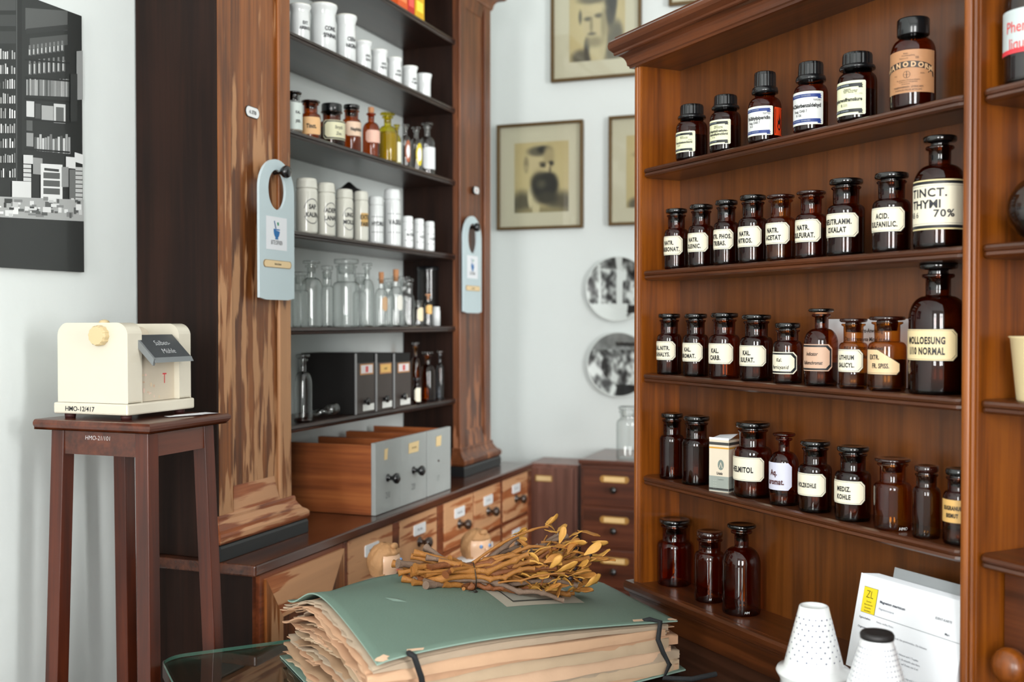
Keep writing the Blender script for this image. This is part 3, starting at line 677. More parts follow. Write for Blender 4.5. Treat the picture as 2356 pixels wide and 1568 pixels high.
# carton on the fourth shelf
u = solve(aR, 1666, S4, n=RN + .03); p = pt(aR, u, RN + .03)
ct = thing('medicine_carton', 'cream paper carton with grey and ochre print among the amber bottles', 'box', aR, u, RN + .030, CZ + S4, None, .42)
hb = zrel(p.y - .02, 1012) - S4; cw = .020
MB().box(-cw, cw, -cw, cw, 0, hb).build('carton', 'print', ct).data.color_attributes.new('Col', 'FLOAT_COLOR', 'CORNER')
for d in ct.children[0].data.color_attributes['Col'].data: d.color = (*lin((222, 208, 186)), 1)
MB().box(-cw, cw, -cw, -cw + .0006, hb, hb + .004).add([(-cw, -cw, hb + .0005), (cw, -cw, hb + .0005), (cw * .9, cw, hb + .009), (-cw, cw, hb + .005)], [(0, 1, 2, 3)]).build('flap', 'card_white', ct)
mb = MB()
for f, W in ((lambda x, z, q=0: (x, -cw - .0003 - q, z), 0), (lambda x, z, q=0: (cw + .0003 + q, x, z), 1)):
    F = lambda x, z, f=f: f(x, z)
    F2 = lambda x, z, f=f: f(x, z, .0003)
    poly(mb, rect(-cw, cw, hb * .90, hb * .955), F, (62, 60, 56)); poly(mb, rect(-cw, cw, hb * .83, hb * .86), F, (208, 150, 46))
    poly(mb, rect(-cw, cw, .001, hb * .30), F, (150, 156, 148)); poly(mb, rect(-cw, cw, hb * .03, hb * .07), F2, (50, 50, 48))
    if W == 0:
        poly(mb, ell(.004, hb * .52, .0062, .0095), F, (120, 132, 124)); poly(mb, [(.004 - .004, hb * .46), (.004, hb * .58), (.008, hb * .46), (.0065, hb * .46), (.004, hb * .55), (.0015, hb * .46)], F2, (222, 208, 186))
        write(mb, 'Uristix', .002, hb * .33, hb * .055, F2, (20, 20, 22), sx=.62, bold=.03); write(mb, 'Teststäbchen', .004, hb * .23, hb * .02, F2, (50, 50, 50), sx=.9, bold=0)
        for q in (.05, .10, .15, .20): write(mb, '~ ~', -.008, hb * q, hb * .03, F2, (210, 208, 196), sx=1.2, bold=0)
    else:
        for k, q in enumerate((.24, .215, .19, .165)): write(mb, 'zum Nachweis von', -.004, hb * q, hb * .018, F2, (50, 50, 50), sx=.9, bold=0)
mb.build('printing', 'print', ct)

# papers pinned behind the bottles of the middle shelf
mb = MB(); n_ = RN + DP - .0065
ua, ub = solve(aR, 1906, S3 + .09, n=n_), solve(aR, 2092, S3 + .09, n=n_); pz = zrel(pt(aR, ua, n_).y, 735) - S3
nt_ = thing('paper_notice', 'white paper notice with gothic print fixed behind the middle shelf bottles', 'paper', aR, ua, n_, CZ + S3 + .001)
W_ = ub - ua; mb.box(0, W_, 0, .0012, 0, pz, col=lin((206, 204, 206))); sh_ = mb.build('sheet', 'print', nt_); tx = MB(); F = lambda x, z: (x, -.0006, z)
for i, s in enumerate(['Gebrauchs-Anweisung', 'Das vorgenannte Mittel ist stets', 'gut verschlossen aufzubewahren.', 'Zur Herstellung der Lösung']):
    write(tx, s, W_ / 2, pz - .022 - .014 * i, .007, F, (50, 48, 50), sx=.8, bold=.01, slant=.1)
tx.build('lettering', 'print', sh_)

# index cards leaning in the base of the cabinet
lean, zb_ = .22, -.5285
u0 = solve(aR, 1946, zb_, n=RN - .010); ztop = zrel(pt(aR, u0, RN + .022).y, 1322) - zb_
cw_ = (RU + .812) - u0
ic = thing('index_card_stack', 'stack of white printed index cards leaning against the cabinet back', 'cards', aR, u0, RN - .010, CZ + zb_)
ca, sa = math.cos(lean), math.sin(lean); Lh = ztop / ca
def tilt(x, d, z): return (x, d * ca + z * sa, z * ca - d * sa + .004)
def tbox(mb, x0, x1, d0, d1, z0, z1, col=None):
    vs = [tilt(*q) for q in [(x0, d0, z0), (x1, d0, z0), (x1, d1, z0), (x0, d1, z0), (x0, d0, z1), (x1, d0, z1), (x1, d1, z1), (x0, d1, z1)]]
    mb.add(vs, [(0, 3, 2, 1), (4, 5, 6, 7), (0, 1, 5, 4), (1, 2, 6, 5), (2, 3, 7, 6), (3, 0, 4, 7)], col)
for k in range(9):
    mb = MB(); e = .0016 * k; tbox(mb, e * 1.2 + (.0 if k < 1 else .002), cw_, .0020 * k, .0020 * k + .0017, 0, Lh + e * .35); c = mb.build('card', 'card_white', ic)
    if k == 0: front = c
mb = MB(); tbox(mb, .045, cw_, .0190, .0205, 0, Lh + .020); mb.build('divider_card', 'card_grey', ic)
tx = MB(); F = lambda x, z: tilt(x, -.0004, z); F2 = lambda x, z: tilt(x, -.0008, z)
T = Lh
poly(tx, rect(.0115, .0395, T - .057, T - .018), F, (70, 80, 20)); poly(tx, rect(.012, .039, T - .0565, T - .0185), F2, (242, 214, 36))
F3 = lambda x, z: tilt(x, -.0012, z)
write(tx, 'ZL', .0255, T - .034, .012, F3, (90, 84, 20), sx=.8, bold=-.01)
for i, s in enumerate(['Zentral-', 'laboratorium', 'Deutscher', 'Apotheker']): write(tx, s, .0255, T - .0405 - .0047 * i, .0026, F3, (60, 56, 20), sx=.9, bold=0)
write(tx, 'Magnesium stearinicum', .046, T - .036, .0038, F, (30, 40, 60), align='L', bold=.03); write(tx, 'Magnesiumstearat', .046, T - .046, .0030, F, (110, 116, 130), align='L', bold=0)
write(tx, 'IDENT-KARTE', .150, T - .034, .0034, F, (40, 46, 60), align='L', bold=.01); write(tx, 'Mag.', .170, T - .052, .0036, F, (40, 46, 60), align='L', bold=.02)
poly(tx, rect(.040, cw_ - .002, T - .0573, T - .0567), F, (70, 84, 90)); poly(tx, rect(.010, cw_ - .002, T - .1533, T - .1527), F, (70, 84, 90))
ROW = [('Eigenschaften:', 'Feines, weißes Pulver.', .066), ('Organoleptik:', 'Schwach eigenartiger Geruch, fast geschmacklos. Die Substanz', .080), ('', 'fühlt sich fettig an.', .086),
       ('', '0,2 g Substanz werden mit 2 ml Äthanol und 5 Tropfen', .100), ('', 'etwa 2 Minuten zum Sieden erhitzt. Es entsteht eine klare', .106), ('', 'Lösung, die sich nach dem Abkühlen auf Zusatz von 2 ml', .112), ('', 'Wasser als Niederschlag ausscheidet.', .118),
       ('', 'Das Filtrat wird mit 2 ml 6N-Ammoniak-Lösung und 1 ml', .130), ('', 'Ammonphosphat-Lösung versetzt. Gibt man dann 5 Tropfen', .136), ('', 'Magnesium-Lösung zu, so entsteht eine weiße, kri-', .142)]
for a0_, s, q in ROW:
    if a0_: write(tx, a0_, .011, T - q, .0030, F, (50, 56, 70), align='L', bold=.01)
    write(tx, s, .046, T - q, .0027, F, (90, 96, 106), align='L', bold=0, sx=1.05)
tx.build('printing', 'print', front)

# second bay: what shows at the right edge of the photograph
b, r, h = bottle('bottle with white label and red lettering at the right picture edge, top shelf', 'bottles in the second bay', aR, NFR, S1, 2306, 2450, -160, kind='narrow', g='clear_dark', gap=.008, fill=.5, labels=None)
mb = MB(); ac = math.radians(-55); z0, z1 = .20 * h, .50 * h
wrapped(mb, r, ac, r * 3.6, z0, z1, (198, 208, 208), 0, .0004); wrapped(mb, r, ac, r * 3.6, z0, z0 + .006, (226, 62, 72), 0, .0007); lab = mb.build('label', 'print', b)
tx = MB(); f = cyl(r + .0012, ac); write(tx, 'Phenol.', -.35 * r, z1 - .030, .0155, f, (222, 66, 66), sx=.75, bold=.0); write(tx, 'liquef.', -.35 * r, z1 - .052, .0155, f, (222, 66, 66), sx=.75, bold=.0)
tx.build('lettering', 'print', lab)
u, n, r, h = fit(aR, NFR, S2, 2330, 2470, 330, .008)
fb = thing('round_flask', 'dark round-bellied glass flask at the right picture edge', 'flask', aR, u, n, CZ + S2, 'bottles in the second bay')
r = .044; P = [(0, .002), (r * .4, 0)] + [(max(.012, r * math.sin(t)), r * (1 - math.cos(t))) for t in [.45 + 2.35 * i / 16 for i in range(17)]] + [(.013, .105), (.018, .112), (.018, .118)]
MB().lathe(P, 40).build('glass_body', 'clear_dark', fb); MB().lathe([(0, .004), (r * .45, .005), (r * .9, r * .75), (r * .93, r), (0, r)], 32).build('contents', 'contents_dark', fb)
MB().lathe([(0, .100), (.010, .100), (.012, .119), (.020, .121), (.021, .128), (.017, .132), (0, .132)], 28).build('stopper', 'stopper_black', fb)
u = solve(aR, 2390, S3, n=RN + .04)
cu = thing('measuring_beaker', 'cream coloured tapering beaker at the right picture edge, middle shelf', 'beaker', aR, u, RN + .042, CZ + S3, 'bottles in the second bay')
MB().lathe([(0, 0), (.026, 0), (.028, .002), (.036, .082), (.0385, .084), (.037, .085), (.034, .083), (.026, .004), (0, .004)], 36).build('cup', 'cream_plastic', cu)
MB().tube([(.033, 0, .070), (.050, 0, .068), (.056, 0, .050), (.048, 0, .030), (.030, 0, .026)], .004, 8).build('handle', 'cream_plastic', cu)

# ================================================================== LEFT CABINET
LU, LN, LZ = 1.847, 1.344, .91
LW, D2 = 1.528, .196
P1, P2 = .277, 1.266          # inner edges of the two pilasters
oc = thing('open_shelf_cabinet', 'tall stripped pine cabinet with open dark shelves standing on the drawer counter', 'cabinet', aL, LU, LN, LZ)
box(-.006, .0, -.0045, D2, .0005, 1.62).build('side_panel', 'stained_side', oc)
box(LW - .018, LW, .020, D2, .001, 1.62).build('side_panel', 'stained_side', oc)
box(P1 - .018, P1, .022, D2, .001, 1.60).build('partition', 'stained_side', oc)
box(P2, P2 + .018, .022, D2, .001, 1.60).build('partition', 'stained_side', oc)
box(0, LW, .0, D2, 1.6, 1.66).build('top_board', 'stained_dark', oc)
def pilaster(x0, x1, m, flip):
    w_ = x1 - x0; sx = lambda t: (x0 + t) if not flip else (x1 - t)
    def B(a_, b_, *r_): q = sorted((sx(a_), sx(b_))); return box(q[0], q[1], *r_)
    p = B(.0, w_, .004, .021, .085, 1.56).build('pilaster_panel', m, oc)
    B(.0, .050, -.005, .004, .085, 1.56).build('panel_stile', m, p, bevel=.003)
    B(w_ - .048, w_, -.005, .004, .085, 1.56).build('panel_stile', m, p, bevel=.003)
    # bottom rail with mitred slope
    a0, a1 = sx(.050), sx(w_ - .050); lo, hi = min(a0, a1), max(a0, a1)
    MB().add([(lo, -.005, .086), (hi, -.005, .086), (hi - .012, .003, .142), (lo + .012, .003, .142), (lo, .004, .086), (hi, .004, .086)],
             [(0, 1, 2, 3), (0, 3, 4), (1, 5, 2), (0, 4, 5, 1)]).build('panel_rail', 'pine_worn_rail' if not flip else m, p)
    MB().add([(lo, -.005, 1.555), (hi, -.005, 1.555), (hi - .012, .003, 1.505), (lo + .012, .003, 1.505)], [(0, 3, 2, 1)]).build('panel_rail', m, p)
    prof = [(0, .088), (.007, .088), (.009, .084), (.009, .078), (.013, .070), (.020, .060), (.028, .055), (.032, .050), (.032, .040), (.028, .034), (0, .034)]
    MB().sweep(prof, x0, x1, .020, .0).build('base_moulding', 'pine_worn_rail' if not flip else m, p)
    MB().sweep([(0, .0345), (.024, .0345), (.028, .031), (.030, .026), (.030, 0.0005), (0, .0005)], x0, x1, .022, .0).build('plinth_block', 'plinth_black', p)
    return p
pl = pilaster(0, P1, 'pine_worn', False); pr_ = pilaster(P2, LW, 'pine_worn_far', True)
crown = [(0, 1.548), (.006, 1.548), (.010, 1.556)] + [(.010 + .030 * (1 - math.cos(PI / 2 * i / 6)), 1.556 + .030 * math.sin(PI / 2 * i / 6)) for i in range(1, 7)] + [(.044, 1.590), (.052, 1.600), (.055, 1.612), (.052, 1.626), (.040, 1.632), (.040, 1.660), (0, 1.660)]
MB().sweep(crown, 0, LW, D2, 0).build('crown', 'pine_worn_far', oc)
LS = [.880, .663, .434, .199, -.029, -.260]
for zz in LS:
    z0 = zz + .49; mb = MB()
    mb.prism([(.014, z0 + .002), (.016, z0), (D2 - .002, z0), (D2 - .002, z0 + .017), (.015, z0 + .017), (.0125, z0 + .015), (.012, z0 + .009), (.0145, z0 + .008), (.0125, z0 + .006)], P1 + .0005, P2 - .0005, 'x')
    mb.build('shelf', 'stained_dark', oc)
LT = [z + .017 for z in LS]
# knobs and enamel plates on the pilasters
for i, (p, kx, ky, ex, ez, ew) in enumerate([(pl, 648, 396, 590, 258, .052), (pr_, 1091, 523, 1097, 438, .046)]):
    ku = solve(aL, kx - 4, .33, n=LN - .02) - LU; kz = zrel(pt(aL, LU + ku, LN - .02).y, ky) + .49
    MB().lathe([(.006, 0), (.005, .016), (.008, .020), (.013, .026), (.0145, .032), (.012, .038), (.006, .041), (0, .0415)], 28, axis='y', cx=ku, cy=-.005, cz=kz).build('knob', 'black_knob', p)
    eu = solve(aL, ex, .5, n=LN - .008) - LU; e_z = zrel(pt(aL, LU + eu, LN).y, ez) + .49
    mb = MB(); hw, hh = ew / 2, .0125
    oct_ = [(eu + sx_ * (hw - .004 * (abs(q) == 1)), e_z + q2 * hh) for sx_, q, q2 in []]
    P = ell(eu - hw + hh, e_z, hh, hh, 10, PI / 2, 3 * PI / 2) + ell(eu + hw - hh, e_z, hh, hh, 10, -PI / 2, PI / 2)
    mb.prism([(x, z) for x, z in P], .0, .004, 'y', col=lin((30, 30, 30)));
    y_ = -.0055 if i else .0035
    mb = MB(); mb.prism(P, y_ - .0015, y_ + .004, 'y', col=lin((28, 30, 32)))
    P2_ = ell(eu - hw + hh, e_z, hh - .0015, hh - .0015, 10, PI / 2, 3 * PI / 2) + ell(eu + hw - hh, e_z, hh - .0015, hh - .0015, 10, -PI / 2, PI / 2)
    mb.add([(x, y_ - .0018, z) for x, z in P2_], [tuple(range(len(P2_)))], lin((240, 242, 242)))
    write(mb, '·AL. SETRIB·' if i == 0 else 'RHIZ.', eu, e_z - .004, .008, lambda x, z: (x, y_ - .0022, z), (40, 40, 44) if i == 0 else (170, 60, 60), sx=.5, bold=.02)
    mb.build('enamel_plate', 'print_gloss', p)

def hanger(desc, xL, xR, px_mid):
    uu0, uu1 = solve(aL, xL, .2, n=LN - .024), solve(aL, xR, .2, n=LN - .024)
    z1 = zrel(pt(aL, (uu0 + uu1) / 2, LN - .02).y, 367 if px_mid < 900 else 497); z0 = z1 - .312
    h = thing('door_hanger', desc, 'door hanger', aL, (uu0 + uu1) / 2, LN - .024, CZ + z0, 'door hangers on the pilaster knobs')
    W = (uu1 - uu0) / 2; H = z1 - z0; T = .006; n = 48; cz = H - W
    out, inn = [], []
    for k in range(n):
        t = 2 * PI * k / n; c, s_ = math.cos(t), math.sin(t)
        ix, iz = W * .50 * c, cz + W * .03 + W * .64 * s_
        inn.append((ix, iz))
        if s_ >= 0: out.append((W * c, cz + W * s_))
        else:
            m = max(abs(c), -s_ * .28 / .28 if False else 0)
            # walk down the straight sides and along the bottom
            q = -s_
            if abs(c) > .38: out.append((W * (1 if c > 0 else -1), cz - (cz - .004) * min(1, q / .925)))
            else: out.append((W * c / .40 * .97, 0))
    vs = []
    for y in (0, T): vs += [(x, y, z) for x, z in out] + [(x, y, z) for x, z in inn]
    fs = []
    for k in range(n):
        j = (k + 1) % n
        fs += [(k, n + k, n + j, j), (2 * n + k, 2 * n + j, 3 * n + j, 3 * n + k), (k, j, 2 * n + j, 2 * n + k), (n + k, 3 * n + k, 3 * n + j, n + j)]
    bd = MB().add(vs, fs).build('board', 'hanger_blue', h)
    mb = MB(); F = lambda x, z: (x, -.0004, z); F2 = lambda x, z: (x, -.0008, z); sw = W * .60; s0, s1 = H * .355, H * .59; c0 = -W * .05
    poly(mb, rect(c0 - sw, c0 + sw, s0, s1), F, (240, 243, 248)); BL = (28, 110, 176); zm = s0 + (s1 - s0) * .56
    poly(mb, ell(c0, zm + .004, .0125, .019, 16, PI, 2 * PI), F2, BL); poly(mb, rect(c0 - .0125, c0 + .0125, zm + .003, zm + .0055), F2, BL); poly(mb, rect(c0 - .006, c0 + .006, zm - .0175, zm - .0145), F2, BL)
    poly(mb, [(c0 - .011, zm + .022), (c0 - .008, zm + .024), (c0 - .001, zm + .006), (c0 - .005, zm + .006)], F2, (44, 96, 150)); poly(mb, [(c0 + .004, zm + .013), (c0 + .001, zm + .020), (c0 + .008, zm + .021), (c0 + .009, zm + .014)], F2, (36, 150, 110))
    mb.build('sticker', 'print', h); tx = MB(); write(tx, 'BITTE ÖFFNEN', c0, s0 + (s1 - s0) * .16, .010, F2, (40, 42, 46), sx=.50, bold=.0); tx.build('lettering', 'print', h)
    mb = MB(); zc = H * .255; q = .0085; hw = W * .80
    P = ell(-hw + q, zc, q, q, 10, PI / 2, 3 * PI / 2) + ell(hw - q, zc, q, q, 10, -PI / 2, PI / 2)
    mb.prism(P, -.0012, -.0001, 'y', col=lin((150, 120, 80))); P = [(x * .96, zc + (z - zc) * .88) for x, z in P]
    mb.add([(x, -.0014, z) for x, z in P], [tuple(range(len(P)))], lin((240, 212, 164)))
    write(mb, 'Salvia Sclarea', 0, zc - .002, .0045, lambda x, z: (x, -.0017, z), (60, 44, 30), sx=.8, bold=.02); mb.build('name_strip', 'print', h)
hanger('pale blue door hanger with mortar sticker on the left pilaster knob', 597, 677, 640)
hanger('pale blue door hanger on the far right pilaster knob', 1067, 1108, 1088)

# ---- jars and bottles on the left shelves
NL = LN + .014
def LB(desc, grp, k, L, R, top, **kw):
    kw.setdefault('ac', 243); kw.setdefault('seg', 28)
    return bottle(desc, grp, aL, NL, LT[k], L, R, top, **kw)
def jar(desc, k, L, R, top, lines, lid=True, mat='porcelain', flare=False, oval=False, band=False, tan=False, gap=.008):
    grp = ['', 'white jars on the upper shelf', '', 'lidded porcelain jars on the middle shelf'][k]
    u, n, r, h = fit(aL, NL, LT[k], L, R, top, gap, .8)
    j = thing('porcelain_jar', desc, 'jar', aL, u, n, CZ + LT[k], grp)
    if lid:
        b_ = [(0, .002), (r * .85, .001), (r * .96, .003), (r, .008), (r, h * .74), (r * .97, h * .78), (r * .90, h * .80), (r * .90, h * .81)]
        MB().lathe(b_, 32).build('body', mat, j)
        MB().lathe([(r * .90, h * .808), (r * .99, h * .812), (r * 1.0, h * .83), (r * .97, h * .85), (r * .97, h * .93), (r * .90, h * .985), (r * .6, h), (0, h)], 32).build('lid', mat, j)
    else:
        b_ = [(0, .002), (r * .8, .001), (r * .88, .006), (r * .90, h * .5), (r * .86, h * .72), (r * .84, h * .80), (r * .92, h * .87), (r * 1.0, h * .93), (r * 1.02, h * .955), (r * .98, h * .975)]
        if flare: b_ = [(0, .002), (r * .8, .001), (r * .84, .006), (r * .84, h * .6), (r * .88, h * .8), (r * 1.02, h * .97), (r, h), (r * .8, h * .94), (0, h * .9)]
        MB().lathe(b_, 32).build('body', mat, j)
        if not flare: MB().lathe([(r * .98, h * .970), (r * 1.0, h * .985), (r * .9, h), (0, h * 1.0)], 32).build('lid', 'porcelain_cream', j)
    ac = math.radians(243); rr = r * (1 if lid else .91); mb = MB(); f = cyl(rr + .0008, ac)
    if oval:
        N = 30
        for kk in range(N):
            t0, t1 = 2 * PI * kk / N, 2 * PI * (kk + 1) / N
            A = lambda t, q: (rr * .80 * q * math.cos(t), h * .40 + h * .21 * q * math.sin(t))
            if kk % 15 in (0, 1, 14) : continue
            poly(mb, [A(t0, 1), A(t0, 1.06), A(t1, 1.06), A(t1, 1)], f, (60, 60, 66))
    if tan: wrapped(mb, rr, ac, rr * 1.3, h * .30, h * .56, (222, 180, 110), 0, .0004)
    if band:
        for q in (.24, .56): wrapped(mb, rr, ac, rr * 2.4, h * q, h * q + .0012, (70, 74, 80), 0, .0005)
    for i, s in enumerate(lines):
        write(mb, s, rr * .05, h * (.44 - .14 * i) if len(lines) > 1 else h * .38, h * .085, f, (30, 32, 38), sx=.75, bold=.03)
    if mb.v: mb.build('lettering', 'print', j)
jar('white porcelain jar at the far left of the upper shelf, partly behind the pilaster', 1, 664, 716, 6, ['EXT.', 'ABSINTH'], lid=False)
jar('widest white jar with two lettered lines, second on the upper shelf', 1, 711, 777, 4, ['CONS.', 'SENNAE'], lid=False)
jar('white porcelain jar, third from the left on the upper shelf', 1, 771, 822, 31, ['CERA', 'NIGRA'], lid=False)
jar('first of the small white jars on the upper shelf', 1, 813, 857, 92, ['UNG.', 'ZINCI'], lid=False)
jar('second of the small white jars on the upper shelf', 1, 852, 893, 112, ['UNG.', 'NEUTR.'], lid=False)
jar('third of the small white jars on the upper shelf', 1, 889, 926, 130, ['UNG.', 'ROSAR.'], lid=False)
jar('fourth of the small white jars on the upper shelf, slimmer', 1, 925, 962, 150, ['UNG.', 'PLUMBI'], lid=False)
jar('plain flared white cup at the right end of the upper shelf', 1, 957, 994, 168, [], lid=False, flare=True)
jar('large cream porcelain jar with oval frame lettered SAP., beside the left pilaster', 3, 681, 731, 407, ['SAP.', 'KALIN.'], oval=True, mat='porcelain_cream')
jar('cream porcelain jar with oval frame, second on the middle shelf', 3, 729, 772, 418, ['ADEPS', 'LANAE'], oval=True, mat='porcelain_cream')
jar('cream porcelain jar with oval frame, third on the middle shelf', 3, 773, 813, 433, ['UNG.', 'MOLLE'], oval=True, mat='porcelain_cream')
jar('slim cream jar with yellowed paper label', 3, 814, 848, 438, ['EXTR.', 'FARF.'], tan=True, mat='porcelain_cream')
jar('white jar with thin printed bands, left of the tall banded jar', 3, 847, 882, 450, ['HYDROG.'], band=True)
jar('tall white jar with thin printed bands, middle shelf', 3, 883, 922, 433, ['VASELIN'], band=True, gap=.012)
jar('first of three short white jars at the right of the middle shelf', 3, 924, 951, 496, ['BETON.'], band=True)
jar('second of three short white jars at the right of the middle shelf', 3, 952, 976, 502, ['SULF.'], band=True)
jar('last short white jar at the right end of the middle shelf', 3, 977, 1000, 508, ['ALUM.'], band=True)
# small dark cone and a grey box lid behind the jars
ub_ = solve(aL, 803, .3, n=LN + .13); cn = thing('metal_funnel', 'small dark metal funnel tip showing behind the middle shelf jars', 'funnel', aL, ub_, LN + .13, CZ + LT[3])
hz = zrel(pt(aL, ub_, LN + .13).y, 419) - LT[3]
MB().lathe([(0, 0), (.034, 0), (.034, hz - .022), (.022, hz - .016), (.004, hz), (0, hz)], 28).build('cone', 'steel_dark', cn)
# coloured packages on the top shelf
for desc, L, R, col in [('orange carton on the topmost open shelf', 916, 938, (224, 92, 30)), ('red carton on the topmost open shelf', 939, 954, (198, 40, 28)), ('yellow carton at the right on the topmost open shelf', 956, 976, (232, 180, 20))]:
    uu0, uu1 = solve(aL, L, .9, n=NL + .005), solve(aL, R, .9, n=NL + .005)
    t = thing('carton', desc, 'box', aL, uu0, NL + .005, CZ + LT[0], 'cartons on the topmost open shelf'); W = uu1 - uu0
    mb = MB().box(0, W, 0, .05, 0, .12, col=lin(col)); mb.box(W * .15, W * .85, -.0008, 0, .02, .05, col=lin([min(255, q + 60) for q in col])); mb.build('box', 'print', t)
G = 'bottles on the third shelf of the left cabinet'
LB('clear jar with pale printed label and dark lid beside the left pilaster', G, 2, 655, 696, 208, kind='rim', g='clear', stop='stopper_black', labels=['KAL.', 'JOD.'], lab=(.08, .72), paper=(222, 232, 226), style='plain', heights=[.1, .1], fill=.4, fillm='contents_powder')
LB('wide amber jar with orange label, without stopper', G, 2, 692, 738, 228, kind='rim', g='amber_red', stop='stopper_brown', labels=['Tinct.'], lab=(.10, .55), paper=(246, 196, 140), style='plain', ac=215)
b, r, h = LB('large dark amber bottle with black cap and framed handwritten label', G, 2, 733, 794, 246, kind='rim', g='amber_deep', stop=None, fill=.5, labels=['Strych.', 'Zinc.'], lab=(.16, .66), style='bold', paper=(236, 232, 196), heights=[.17, .17], sx=.66, bold=.02, slant=.2)
MB().lathe([(r * .6, h * .88), (r * .74, h * .88), (r * .78, h * .90), (r * .78, h * 1.10), (r * .74, h * 1.13), (0, h * 1.13)], 32).build('cap', 'cap_black', b)
LB('amber bottle with pinkish label, third shelf of the left cabinet', G, 2, 787, 831, 238, kind='low', g='amber_red', fill=.0, labels=['Naphthol'], lab=(.32, .62), paper=(246, 214, 186), style='plain', wk=2.6)
b, r, h = LB('slim amber bottle with cork and pink label', G, 2, 834, 874, 250, kind='narrow', g='amber_red', stop=None, labels=[''], lab=(.30, .56), paper=(246, 198, 178), style='plain')
MB().lathe([(0, h * .86), (r * .30, h * .86), (r * .36, h * 1.02), (r * .34, h * 1.06), (0, h * 1.06)], 20).build('cork', 'cork', b)
LB('yellow-green glass bottle with glass stopper', G, 2, 869, 915, 256, kind='narrow', g='yellow_glass', stop='yellow_glass', fill=.62, fillm='contents_oil')
b, r, h = LB('small yellow bottle with red-edged cream label', G, 2, 903, 923, 285, kind='narrow', g='yellow_glass', stop='yellow_glass', labels=[''], lab=(.04, .55), paper=(240, 238, 214), style='plain', gap=.004)
for desc, L, R, top, c1, c2 in [('clear stoppered bottle with brown oval label', 921, 945, 284, (176, 92, 48), (238, 238, 240)), ('clear stoppered bottle with yellow and green oval label', 944, 972, 290, (226, 206, 20), (240, 244, 240))]:
    b, r, h = LB(desc, G, 2, L, R, top, kind='narrow', g='clear', stop='clear')
    mb = MB(); f = cyl(r + .0005, math.radians(238)); f2 = cyl(r + .0009, math.radians(238))
    poly(mb, ell(0, h * .36, r * .62, h * .26), f, c1); lab = mb.build('label', 'print', b); mb = MB(); poly(mb, ell(0, h * .36, r * .40, h * .15), f2, c2); mb.build('label_centre', 'print', lab)
b, r, h = LB('clear narrow-necked bottle with white label at the right end of its shelf', G, 2, 966, 1001, 280, kind='narrow', g='clear', stop='clear', labels=[''], lab=(.10, .52), paper=(236, 238, 240), style='plain')
# clear glassware on the fifth shelf
G = 'clear glass bottles on the fifth shelf'
LB('clear reagent bottle with mushroom stopper beside the left pilaster', G, 4, 690, 744, 598, kind='narrow', g='clear', stop='clear', ac=240)
LB('clear glass bottle standing behind the first mushroom-stoppered one', G, 4, 738, 768, 610, kind='wide', g='clear', stop='clear', gap=.05)
LB('wide clear jar with greenish rim stopper, largest on the shelf', G, 4, 765, 829, 594, kind='wide', g='clear', stop='clear')
LB('clear bottle with faceted ball stopper', G, 4, 829, 861, 604, kind='narrow', g='clear', stop='clear')
for desc, L, R, top, kd, gp_ in [('clear bottle at the back, partly hidden by the left pilaster', 672, 712, 624, 'wide', .085), ('clear bottle at the back between the wide jar and the ball-stoppered bottle', 812, 846, 628, 'wide', .09),
                             ('clear bottle at the back between the two corked bottles', 878, 908, 640, 'wide', .09), ('clear bottle at the back behind the unlabelled slim bottle', 915, 946, 634, 'wide', .09)]:
    LB(desc, G, 4, L, R, top, kind=kd, g='clear', stop='clear', gap=gp_)
for desc, L, R, top, kd in [('clear corked bottle with small tan label', 862, 893, 632, 'narrow'), ('clear corked bottle with pale label', 894, 928, 626, 'narrow')]:
    b, r, h = LB(desc, G, 4, L, R, top, kind=kd, g='clear', stop=None, labels=[''], lab=(.30, .58), paper=(206, 168, 130) if L < 880 else (232, 230, 220), style='plain', wk=1.0)
    MB().lathe([(0, h * .84), (r * .32, h * .84), (r * .40, h * 1.0), (r * .38, h * 1.06), (0, h * 1.06)], 20).build('cork', 'cork', b)
LB('clear bottle between the corked bottle and the dark glass cylinder', G, 4, 929, 953, 640, kind='wide', g='clear', stop='clear')
u, n, r, h = fit(aL, NL, LT[4], 960, 1010, 612, .055)
gb = thing('glass_cylinder', 'tall dark-reflecting glass cylinder with black lid behind the labelled small bottles', 'jar', aL, u, n, CZ + LT[4])
MB().lathe([(0, .002), (r * .96, .001), (r, .006), (r, h * .93)], 32).build('glass_body', 'clear_dark', gb); MB().lathe([(r * 1.03, h * .93), (r * 1.04, h * .99), (r, h), (0, h)], 32).build('lid', 'cap_black', gb)
LB('small clear bottle with round cream label', G, 4, 950, 974, 690, kind='low', g='clear', stop='clear', labels=[''], lab=(.20, .72), paper=(240, 224, 190), style='plain', wk=1.6)
b, r, h = LB('small clear bottle with cork and orange label', G, 4, 976, 994, 676, kind='narrow', g='clear', stop='cork', labels=[''], lab=(.38, .66), paper=(240, 190, 110), style='plain')
jx = fit(aL, NL, LT[4], 995, 1013, 705, .010)
wj = thing('white_tube', 'small white container at the right end of the clear glass bottles', 'jar', aL, jx[0], jx[1], CZ + LT[4]); MB().lathe([(0, 0), (jx[2], .001), (jx[2], jx[3] * .8), (jx[2] * .9, jx[3] * .82), (jx[2] * .9, jx[3]), (0, jx[3])], 24).build('body', 'porcelain', wj)
